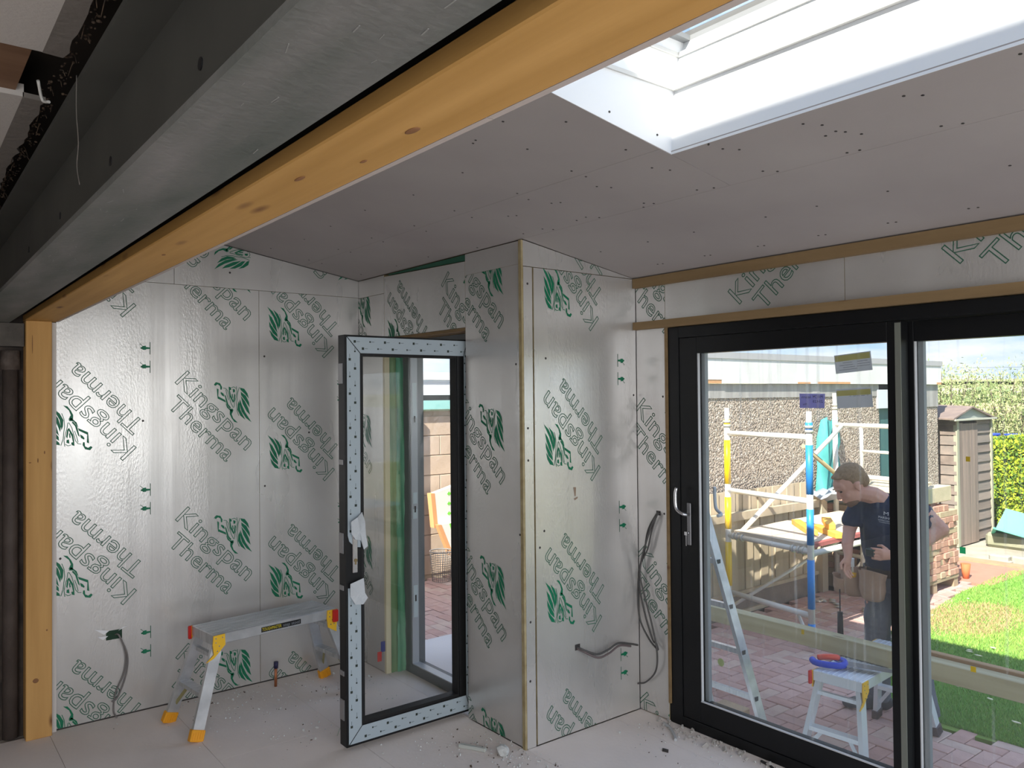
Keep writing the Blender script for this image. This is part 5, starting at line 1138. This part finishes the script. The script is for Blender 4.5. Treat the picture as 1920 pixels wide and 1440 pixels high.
def pack(label,pts,th,marks,loc):
    """leaning board pack; pts in (y,z) on a plane x"""
    t=emp('board_pack',loc,label,'board pack'); X=loc[0]; pts=[(y-.13,z) for y,z in pts]; marks=[[(y-.13,z) for y,z in p] for p in marks]
    bm=B(); prism(bm,[(X,y,z) for y,z in pts],(-th,0,0)); local(t,ob('pack',bm,PKW,t))
    (ya,za),(yb,zb)=pts[0],pts[1]; bm=B(); prism(bm,[(X+.001,ya-.05,za),(X+.001,ya+.0,za),(X+.001,yb,zb),(X+.001,yb-.05,zb)],(-th,0,0)); local(t,ob('foam_edge',bm,PKE,t))
    for p in marks:
        bm=B(); prism(bm,[(X+.0015,y,z) for y,z in p],(.001,0,0)); local(t,ob('green_print',bm,PKG,t))
def arrow(y,z): return [(y,z),(y+.03,z+.03),(y+.03,z+.012),(y+.075,z+.016),(y+.075,z-.010),(y+.03,z-.010),(y+.03,z-.025)]
pack('upper leaning insulation pack with green arrows outside the garden door',[(4.86,.68),(4.90,.30),(5.5,.34),(5.5,.84)],.08,[arrow(5.02,.66),arrow(5.02,.55),arrow(5.02,.44)],(-7.42,5.2,.28))
pack('lower leaning insulation pack with a green name panel outside the garden door',[(4.90,.34),(5.06,-.02),(5.5,.06),(5.5,.38)],.06,[[(5.00,.34),(5.12,.0),(5.22,.04),(5.12,.35)]],(-7.35,5.2,0))
lump('blue_white_sack',(-7.30,5.22,G),(.14,.18,.26),mat('sack_pale',(.62,.66,.80),.6,col2=(.10,.16,.60),vscale=6,vlo=.55,vhi=.62),'blue and white sack standing beside the wire bin outside','sack',3)

# ---------------------------------------------------------------- beyond: bins, hedge, trees, fields
CR=mat('green_crate',(.06,.42,.30),.45)
def crate(loc,rz,ry,label):
    t=emp('recycling_crate',loc,label,'crate'); t.rotation_euler=(ry[0],ry[1],rz)
    bm=B(); s=[(-.28,-.18),(.28,-.18),(.28,.18),(-.28,.18)]; b0=[bm.verts.new((x*.82,y*.82,0)) for x,y in s]; t0=[bm.verts.new((x,y,.30)) for x,y in s]; t1=[bm.verts.new((x*.95,y*.93,.30)) for x,y in s]; b1_=[bm.verts.new((x*.78,y*.76,.015)) for x,y in s]
    bm.faces.new(b0[::-1]); bm.faces.new(b1_)
    for A,Bq in ((b0,t0),(t0,t1),(t1,b1_)):
        for k in range(4): bm.faces.new((A[k],A[(k+1)%4],Bq[(k+1)%4],Bq[k]))
    ob('tub',bm,CR,t)
    bm=B(); 
    for a,b in (((-.30,-.205,.285),(.30,-.178,.31)),((-.30,.178,.285),(.30,.205,.31)),((-.305,-.205,.285),(-.278,.205,.31)),((.278,-.205,.285),(.305,.205,.31))): bx(bm,a,b)
    ob('rim',bm,CR,t)
    bm=B(); 
    for x in (-.1,.0,.1): bx(bm,(x-.006,-.158,.05),(x+.006,-.150,.27))
    ob('ribs',bm,CR,t,kind='stuff'); return t
tk=box_ob('stone_trough',(-4.35,11.15,SG+.012),(-3.1,11.6,SG+.20),mat('mossy_stone',(.24,.25,.16),.95,col2=(.33,.32,.24),vscale=4,bump=.5,bscale=20),bev=.04); tag(tk,'mossy grey stone trough beside the shed under the green crate','trough')
crate((-3.93,11.32,.16),.35,(math.radians(160),.25,0),'teal green crate lying upside down and tilted on the stone trough by the shed')
crate((-3.25,11.30,SG+.22),.1,(0,0,0),'upright teal green crate beside the tilted one, at the right edge')
def foliage(name,n,fn,size,mats_,seed,label,cat,parent=None,part=None,asp=.5,group=None):
    rr=random.Random(seed); V=[];Fc=[];MI=[]
    for i in range(n):
        p=fn(rr); s=size*rr.uniform(.6,1.4)
        q=Euler((rr.uniform(0,6.3),rr.uniform(0,6.3),rr.uniform(0,6.3))).to_matrix(); a=q@Vector((s,0,0)); b=q@Vector((0,s*asp,0)); c=Vector(p)
        k=len(V); V+=[c-a,c+b,c+a,c-b]; Fc.append((k,k+1,k+2,k+3)); MI.append(rr.choice(range(len(mats_))))
    me=bpy.data.meshes.new(name); me.from_pydata([tuple(v) for v in V],[],Fc)
    for m_ in mats_: me.materials.append(m_)
    me.polygons.foreach_set('material_index',MI); me.update(); o=bpy.data.objects.new(name,me); COL.objects.link(o)
    if parent: o.parent=parent; o['kind']='stuff'
    else: tag(o,label,cat,group,'stuff')
    return o
HG=[mat('hedge_lime',(.42,.50,.03),.7),mat('hedge_green',(.22,.34,.03),.7),mat('hedge_deep',(.10,.20,.03),.7)]
he=emp('golden_hedge',(-3,13.6,G),'clipped golden conifer hedge beyond the shed','hedge')
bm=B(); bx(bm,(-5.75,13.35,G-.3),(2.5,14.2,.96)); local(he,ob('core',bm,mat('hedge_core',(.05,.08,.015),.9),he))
def hp(rr):
    u=rr.random(); x=rr.uniform(-5.8,2.5) if rr.random()<.3 else rr.uniform(-5.8,-3.0)
    if u<.62: return (x,13.33+rr.uniform(-.07,.05)+.05*math.sin(x*7),G+(1.25)*rr.random())
    if u<.9: return (x,rr.uniform(13.3,14.2),.97+rr.uniform(-.04,.07)+.03*math.sin(x*5))
    return (-5.78+rr.uniform(-.06,.05),rr.uniform(13.3,14.2),G+1.25*rr.random())
o=foliage('leaves',42000,hp,.030,HG[:2]+[HG[0],HG[2]],8,None,None,he); o.matrix_parent_inverse=Matrix.Translation(he.location).inverted()
TR=[mat('willow_pale',(.48,.50,.24),.8),mat('willow_mid',(.34,.40,.17),.8),mat('willow_dark',(.22,.29,.12),.8)]
BARK=mat('bark',(.16,.13,.10),.9)
def tree(x,y,z0,h,w,n,label,seed,stem=5):
    t=emp('garden_tree',(x,y,z0),label,'tree'); rr=random.Random(seed); tips=[]
    bm=B(); tube(bm,[(x,y,z0),(x+.05,y,z0+h*.35),(x,y,z0+h*.6)],[.10,.08,.05],8); local(t,ob('trunk',bm,BARK,t))
    bm=B()
    for k in range(stem):
        a=rr.uniform(0,6.3); r=rr.uniform(.2,.9)*w/2; tip=Vector((x+r*math.cos(a),y+r*math.sin(a),z0+h*rr.uniform(.78,1.0))); b=Vector((x,y,z0+h*rr.uniform(.05,.3)))
        mid=(tip+b)/2+Vector((rr.uniform(-.1,.1)*w,0,0)); pts=spline([b,mid,tip],5); tube(bm,pts,[.012]*(len(pts)-1)+[.004],5); tips.append(pts)
    local(t,ob('branches',bm,BARK,t,kind='stuff'))
    def fn(r2):
        p=r2.choice(tips); q=r2.choice(p[1:]); k=.12*w
        return q+Vector((r2.gauss(0,k),r2.gauss(0,k),r2.gauss(0,.05*h)))
    o=foliage('crown',n,fn,.040,TR,seed,None,None,t,asp=.3); o.matrix_parent_inverse=Matrix.Translation(t.location).inverted()
tree(-8.35,19.6,-1.0,3.25,1.5,7500,'pale loose willow rising behind the garage end and the shed roof',1,14)
tree(-8.0,20.6,-1.0,2.6,1.2,3400,'lower pale willow just right of the one behind the garage end',2,10)
tree(-7.62,21.0,-1.2,3.45,1.5,6500,'feathery pale tree above the golden hedge at the right edge',3,14)
tree(-6.6,20.8,-1.2,3.2,2.2,3000,'feathery tree outside the right edge beyond the hedge',4,10)
def mound(name,x0,x1,y0,y1,n,m_,fn,label=None,cat=None):
    bm=B(); g=[[bm.verts.new((x0+(x1-x0)*i/n,y0+(y1-y0)*j/n,fn(x0+(x1-x0)*i/n,y0+(y1-y0)*j/n))) for j in range(n+1)] for i in range(n+1)]
    for i in range(n):
        for j in range(n): f=bm.faces.new((g[i][j],g[i+1][j],g[i+1][j+1],g[i][j+1])); f.smooth=True
    return ob(name,bm,m_,kind='structure',fix=False)
def terr(x,y):
    d=math.hypot(x,y); 
    return -1.4-3.2*min(1,(d-14)/60) if d<74 else -4.6+ (d-74)*.0085 + (max(0,d-900)*.012) + 2.2*math.sin(x*.006+1)*min(1,d/700)
FG=mat('far_field_green',(.30,.34,.16),.95,col2=(.42,.38,.20),vscale=.02,vlo=.4,vhi=.6)
mound('land_near',-140,60,13.5,150,40,mat('near_field',(.46,.38,.20),.95,col2=(.34,.34,.15),vscale=.08),terr)
mound('land_far',-2600,900,150,2200,60,FG,terr)
def patch(name,a0,a1,d0,d1,m_,up=.25,n=10):
    bm=B(); g=[]
    for i in range(n+1):
        a=math.radians(a0+(a1-a0)*i/n); g.append([bm.verts.new((-math.sin(a)*(d0+(d1-d0)*j/n),math.cos(a)*(d0+(d1-d0)*j/n),terr(-math.sin(a)*(d0+(d1-d0)*j/n),math.cos(a)*(d0+(d1-d0)*j/n))+up)) for j in range(n+1)])
    for i in range(n):
        for j in range(n): bm.faces.new((g[i][j],g[i+1][j],g[i+1][j+1],g[i][j+1]))
    return ob(name,bm,m_,kind='structure',fix=False)
patch('field_golden',12,34,160,290,mat('stubble',(.62,.47,.26),.95),.4)
patch('field_brown',14,34,420,620,mat('ploughed',(.36,.27,.22),.95),.8)
patch('field_pale',10,30,640,1150,mat('pale_stubble',(.68,.58,.40),.95),1.2)
patch('far_woods',5,40,1500,1900,mat('far_woods',(.22,.30,.30),.95),16)
rr=random.Random(33)
hd=emp('field_trees',(-40,85,-4),'line of dark green trees between the fields in the valley','trees')
def ft(r2):
    a=math.radians(r2.uniform(10,36)); d=r2.choice((330,350,410)) +r2.uniform(-8,8); x=-math.sin(a)*d; y=math.cos(a)*d
    return (x,y,terr(x,y)+r2.uniform(0,6)*(.6+.4*math.sin(a*90)))
o=foliage('foliage',5200,ft,1.8,[mat('valley_tree',(.20,.26,.13),.9),TR[2]],17,None,None,hd); o.matrix_parent_inverse=Matrix.Translation(hd.location).inverted()
for k,(x,y) in enumerate(((-6.55,17.2),(-6.15,17.2),(-5.75,17.3),(-5.35,17.2))):
    bm=B(); cyl(bm,(x,y,.0),(x,y,.88),.13,.15,seg=16); cyl(bm,(x,y,.88),(x,y,.92),.16,.16,seg=16); o=ob('blue_barrel',bm,mat('barrel_blue',(.03,.07,.45),.5)); tag(o,('leftmost','second from the left','third from the left','rightmost')[k]+' of the four blue drums behind the golden hedge','drum','blue drums behind the hedge')
    bm=B(); cyl(bm,(x,y,-1.5),(x,y,.0),.12); ob('stand',bm,BARK,o)
bm=B(); tube(bm,[(-420,240,14.5),(-150,520,15.5),(200,800,19)],.10,5); o=ob('overhead_wire',bm,mat('wire_grey',(.12,.14,.18),.6)); tag(o,'distant overhead power line crossing the sky above the fields','wire')

# ---------------------------------------------------------------- the man at the planks
SKIN=mat('skin',(.58,.30,.22),.55,col2=(.62,.35,.26),vscale=6); HAIR=mat('short_hair',(.24,.155,.085),.85,col2=(.33,.22,.13),vscale=60,bump=.5,bscale=160)
SHIRT=mat('navy_cotton',(.020,.028,.060),.85,col2=(.030,.040,.080),vscale=5,bump=.5,bscale=11,bdist=.02); DENIM=mat('grey_denim',(.10,.11,.135),.85,col2=(.15,.16,.185),vscale=7,bump=.6,bscale=10,bdist=.025)
TAN=mat('tan_suede',(.36,.24,.17),.85,col2=(.44,.30,.22),vscale=6,bump=.4,bscale=18); SHOE=mat('shoe_grey',(.06,.06,.065),.6)
mn=emp('person',(-2.46,4.92,G),'man in navy t-shirt, grey jeans and tan tool belt, looking down behind the planks','person')
def chain(bm,pts,n=8,rot=None):
    """pts: (x,y,z, rx,ry,rz); overlapping ellipsoids from point to point"""
    for a,b in zip(pts,pts[1:]):
        for k in range(n+1):
            t=k/n; c=[a[i]+(b[i]-a[i])*t for i in range(6)]; ball(bm,c[:3],1,c[3:],2)
def finish(o,vx,sm=4):
    q=o.modifiers.new('remesh','REMESH'); q.mode='VOXEL'; q.voxel_size=vx; q.use_smooth_shade=True
    s=o.modifiers.new('smooth','SMOOTH'); s.factor=.5; s.iterations=sm; return o
fd=Vector((-.46,-.70,-.54)).normalized(); hz_=Vector((0,0,1)); hu=(hz_-fd*hz_.dot(fd)).normalized(); hr=fd.cross(hu).normalized()
HM=Matrix(((hr.x,fd.x,hu.x),(hr.y,fd.y,hu.y),(hr.z,fd.z,hu.z))); HC=Vector((-2.600,4.705,1.172))
def hp_(x,y,z): return HC+HM@Vector((x,y,z))
body=B()
def hb(c,r,bm=None,sub=3): ball(bm or body,hp_(*c),1,r,sub,rot=HM)
hb((0,-.012,.028),(.077,.098,.092)); hb((0,.022,-.035),(.062,.072,.085)); hb((0,.040,-.082),(.046,.046,.036)); hb((0,.060,-.100),(.024,.022,.020))
hb((0,.060,.030),(.056,.034,.045)); hb((0,.086,.022),(.044,.012,.009)); hb((.034,.066,-.028),(.020,.018,.020)); hb((-.034,.066,-.028),(.020,.018,.020))
for t in range(6): hb((0,.090+.004*t,.012-.0085*t),(.0075+.0012*t,.010,.009),sub=2)
hb((.010,.104,-.034),(.009,.010,.008),sub=2); hb((-.010,.104,-.034),(.009,.010,.008),sub=2)
hb((0,.088,-.060),(.024,.011,.0055),sub=2); hb((0,.086,-.072),(.021,.011,.006),sub=2)
for s in (-1,1):
    hb((s*.078,-.004,-.004),(.010,.019,.031),sub=2); hb((s*.083,-.010,.010),(.008,.020,.014),sub=2); hb((s*.080,.000,-.030),(.007,.009,.010),sub=2)
chain(body,[(-2.575,4.745,1.125,.058,.058,.055),(-2.50,4.80,1.105,.062,.062,.055),(-2.46,4.86,1.05,.10,.085,.06)],5)
chain(body,[(-2.46,4.87,1.02,.155,.095,.07),(-2.46,4.89,.88,.15,.10,.08),(-2.465,4.94,.68,.14,.10,.08),(-2.465,4.95,.56,.155,.105,.08)],5)
# right arm hangs by the pouch, left arm bent holding a tape measure
chain(body,[(-2.615,4.82,1.035,.05,.05,.05),(-2.640,4.76,.885,.042,.042,.045)],6); chain(body,[(-2.640,4.76,.885,.040,.040,.04),(-2.612,4.68,.80,.036,.036,.036),(-2.590,4.65,.745,.026,.026,.028)],6)
chain(body,[(-2.295,4.90,1.06,.055,.055,.055),(-2.140,4.885,.930,.046,.046,.046)],6); chain(body,[(-2.140,4.885,.930,.045,.045,.042),(-2.215,4.79,.85,.043,.042,.040),(-2.325,4.68,.782,.027,.027,.027)],7)
def finger(pts,r): chain(body,[(*p,r*(1-.10*i),r*(1-.10*i),r*(1-.10*i)) for i,p in enumerate(pts)],6)
# left hand: palm then four fingers and thumb closing on the tape
chain(body,[(-2.330,4.675,.780,.026,.026,.028),(-2.365,4.635,.782,.022,.022,.036)],5)
for k,(dz,l) in enumerate(((.030,.9),(.010,1.0),(-.010,.95),(-.028,.78))):
    a=Vector((-2.372,4.622,.782+dz)); finger([a,a+Vector((-.034,-.020,.004))*l,a+Vector((-.062,-.004,.0))*l,a+Vector((-.070,.022,-.004))*l],.0092)
a=Vector((-2.350,4.655,.812)); finger([a,a+Vector((-.030,-.002,.018)),a+Vector((-.062,.018,.012))],.0105)
# right hand: relaxed, reaching into the pouch
chain(body,[(-2.590,4.65,.745,.024,.026,.028),(-2.588,4.635,.705,.018,.034,.028)],5)
for k,(dy,l) in enumerate(((-.030,.85),(-.011,1.0),(.009,1.0),(.028,.85))):
    a=Vector((-2.588,4.637+dy,.685)); finger([a,a+Vector((-.004,-.004,-.034))*l,a+Vector((.008,-.002,-.062))*l,a+Vector((.022,.0,-.078))*l],.0088)
a=Vector((-2.596,4.612,.718)); finger([a,a+Vector((-.008,-.024,-.022)),a+Vector((.002,-.034,-.048))],.010)
chain(body,[(-2.56,4.97,.56,.09,.09,.08),(-2.555,4.92,.16,.058,.062,.06),(-2.55,4.93,-.16,.036,.042,.05)],8)
chain(body,[(-2.385,4.98,.56,.09,.09,.08),(-2.335,4.95,.17,.058,.062,.06),(-2.245,4.89,-.16,.036,.042,.05)],8)
body=finish(local(mn,ob('body',body,SKIN,mn,fix=False)),.0045,3)
hair=B()
hb((0,-.022,.040),(.084,.100,.090),hair); hb((0,-.070,-.005),(.066,.052,.062),hair); hb((0,.045,.082),(.048,.040,.026),hair)
for v in hair.verts:
    l=HM.transposed()@(v.co-HC)
    # keep the hairline: pull anything in front of the forehead and ears back inside the skull
    lim=.020+max(0,(l.z-.045))*1.35
    if l.y>lim: l.y=lim-.004
    if l.z<-.01 and l.y>-.030: l.y=-.035
    if l.z<.012 and abs(l.x)>.05 and l.y>-.02: l.x*=.85
    v.co=HC+HM@l
local(mn,finish(ob('hair',hair,HAIR,mn,fix=False),.006,2))
bd=B()
hb((0,.043,-.086),(.0485,.0475,.036),bd); hb((0,.066,-.102),(.026,.022,.020),bd)
local(mn,finish(ob('beard',bd,mat('beard_brown',(.22,.13,.085),.9,bump=.5,bscale=160),mn,fix=False),.005,2))
for s in (-1,1):
    e=B(); hb((s*.031,.086,.006),(.010,.008,.0055),e,2); local(mn,ob('eye',e,mat('eye_dark',(.05,.035,.03),.3),mn))
    e=B(); hb((s*.031,.094,.020),(.018,.005,.0035),e,2); local(mn,ob('eyebrow',e,HAIR,mn))
sh_=B()
chain(sh_,[(-2.475,4.84,1.085,.095,.075,.040),(-2.46,4.86,1.03,.175,.110,.065),(-2.46,4.87,.93,.172,.120,.07),(-2.46,4.90,.78,.168,.122,.07),(-2.46,4.93,.655,.165,.125,.05)],7)
chain(sh_,[(-2.60,4.83,1.04,.072,.075,.07),(-2.637,4.775,.935,.066,.068,.05)],5)
chain(sh_,[(-2.31,4.90,1.055,.075,.078,.075),(-2.215,4.895,.975,.068,.068,.055)],5)
shirt=finish(local(mn,ob('t_shirt',sh_,SHIRT,mn,fix=False)),.010,5)
tx=bpy.data.textures.new('folds','CLOUDS'); tx.noise_scale=.11; q=shirt.modifiers.new('folds','DISPLACE'); q.texture=tx; q.strength=.028; q.mid_level=.5
lgo=B()
def stitch(s,u0,v0,w,h):
    cu=bpy.data.curves.new('s','FONT'); cu.body=s; cu.resolution_u=2; o=bpy.data.objects.new('s',cu); COL.objects.link(o); me=bpy.data.meshes.new_from_object(o); bpy.data.objects.remove(o)
    xs=[v.co.x for v in me.vertices]; k=w/(max(xs)-min(xs)); b=bmesh.new(); b.from_mesh(me); vm=[lgo.verts.new((u0+v.co.x*k,v0+v.co.y*h,0)) for v in b.verts]
    b.verts.index_update()
    for f in b.faces:
        try: lgo.faces.new([vm[v.index] for v in f.verts])
        except ValueError: pass
    b.free()
stitch('M',-.018,.012,.026,.030); stitch('MARSHALL',-.045,-.012,.085,.021); stitch('ROOFING & BUILDING',-.045,-.026,.085,.011); stitch('CONTRACTORS',-.040,-.037,.070,.009)
U_=Vector((.86,.16,-.10)).normalized(); V_=Vector((.04,-.12,1)).normalized()
for v in lgo.verts: v.co=Vector((-2.405,4.735,.985))+U_*v.co.x+V_*v.co.y
lg_=local(mn,ob('chest_print',lgo,mat('white_print',(.55,.56,.60),.8),mn,fix=False)); q=lg_.modifiers.new('wrap','SHRINKWRAP'); q.target=shirt; q.wrap_method='PROJECT'; q.use_project_y=True; q.use_project_x=False; q.use_project_z=False; q.use_negative_direction=True; q.use_positive_direction=True; q.offset=.0035
tr_=B()
chain(tr_,[(-2.46,4.95,.625,.158,.118,.04),(-2.46,4.96,.54,.165,.122,.07)],4)
chain(tr_,[(-2.545,4.97,.52,.098,.105,.08),(-2.555,4.92,.16,.078,.080,.07),(-2.552,4.93,-.14,.070,.072,.05),(-2.552,4.93,-.185,.072,.075,.03)],9)
chain(tr_,[(-2.385,4.98,.52,.098,.105,.08),(-2.335,4.95,.17,.078,.080,.07),(-2.255,4.90,-.12,.070,.072,.05),(-2.248,4.90,-.18,.072,.075,.03)],9)
trs=finish(local(mn,ob('jeans',tr_,DENIM,mn,fix=False)),.010,5); q=trs.modifiers.new('folds','DISPLACE'); q.texture=tx; q.strength=.03; q.mid_level=.5
for c,d in (((-2.565,4.90),(-.75,-.66)),((-2.235,4.87),(.15,-1))):
    d=Vector((*d,0)).normalized(); f=B(); P=Vector((*c,G))
    for t,rw,rh in ((-.06,.042,.050),(0,.042,.058),(.06,.043,.046),(.11,.048,.038),(.15,.044,.032)): ball(f,P+d*t+Vector((0,0,rh*.9)),1,(.05,rw,rh),2,rot=Matrix(((d.x,-d.y,0),(d.y,d.x,0),(0,0,1))))
    local(mn,finish(ob('shoe',f,SHOE,mn,fix=False),.008,3))
# tool belt
bl=B(); pts=[(-2.46+.178*math.cos(a*PI/12),4.945+.138*math.sin(a*PI/12),.628) for a in range(25)]
for a,b in zip(pts,pts[1:]): bar(bl,a,b,.008,.045)
tb=local(mn,ob('tool_belt',bl,mat('belt_dark',(.05,.035,.03),.7),mn))
def pouch(c,rx,ry,h,rz,seed):
    bm=B(); n=14; rings=[]; rr=random.Random(seed)
    for z,k in ((-h*.52,.55),(-h*.42,.85),(-h*.1,1.0),(h*.25,.97),(h*.45,1.08),(h*.5,1.12)):
        rings.append([(k*rx*math.cos(2*PI*i/n)*(1+.05*math.sin(3*i+seed)),k*ry*math.sin(2*PI*i/n),z+(.02*math.cos(2*PI*i/n+seed) if z>0 else 0)) for i in range(n)])
    for z,k in ((h*.40,.95),(-h*.2,.85)): rings.append([(k*rx*math.cos(2*PI*i/n),k*ry*math.sin(2*PI*i/n),z) for i in range(n)])
    M=Matrix.Translation(c)@Matrix.Rotation(rz,4,'Z'); R_=[[bm.verts.new(M@Vector(p)) for p in r] for r in rings]
    bm.faces.new(R_[0][::-1]); bm.faces.new(R_[-1])
    for a,b in zip(R_,R_[1:]):
        for i in range(n): f=bm.faces.new((a[i],a[(i+1)%n],b[(i+1)%n],b[i])); f.smooth=True
    return local(mn,ob('pouch',bm,TAN,mn))
pouch((-2.650,4.835,.545),.085,.058,.175,.5,1); pouch((-2.505,4.775,.550),.080,.045,.175,.05,2); pouch((-2.300,4.800,.535),.080,.055,.185,-.5,3); pouch((-2.725,4.80,.52),.048,.040,.10,.9,4)
cz=B(); cyl(cz,(-2.640,4.79,.60),(-2.632,4.775,.70),.012,seg=10); cz=ob('chisel',cz,mat('white_handle',(.72,.72,.70),.4)); tag(cz,'white-handled tool standing in the right pouch of the tool belt','tool')
cz2=B(); cyl(cz2,(-2.642,4.79,.585),(-2.640,4.788,.612),.026,seg=12); cz2=ob('tape_roll',cz2,YEL); tag(cz2,'yellow roll at the top of the right pouch of the tool belt','tape')
tm=B(); bx(tm,(-2.455,4.595,.765),(-2.395,4.635,.815),bev=.008); tm=ob('tape_measure',tm,mat('tape_case',(.03,.04,.035),.4)); tag(tm,'small black tape measure held in the man\'s left hand','tape measure')
ht=B(); cyl(ht,(-2.700,4.74,.50),(-2.697,4.735,.36),.004,seg=6); cyl(ht,(-2.697,4.735,.36),(-2.694,4.73,.19),.016,.019,seg=12); ht=ob('hanging_tool',ht,mat('black_rubber',(.02,.02,.022),.5)); tag(ht,'black-handled tool hanging below the right pouch of the tool belt','tool')
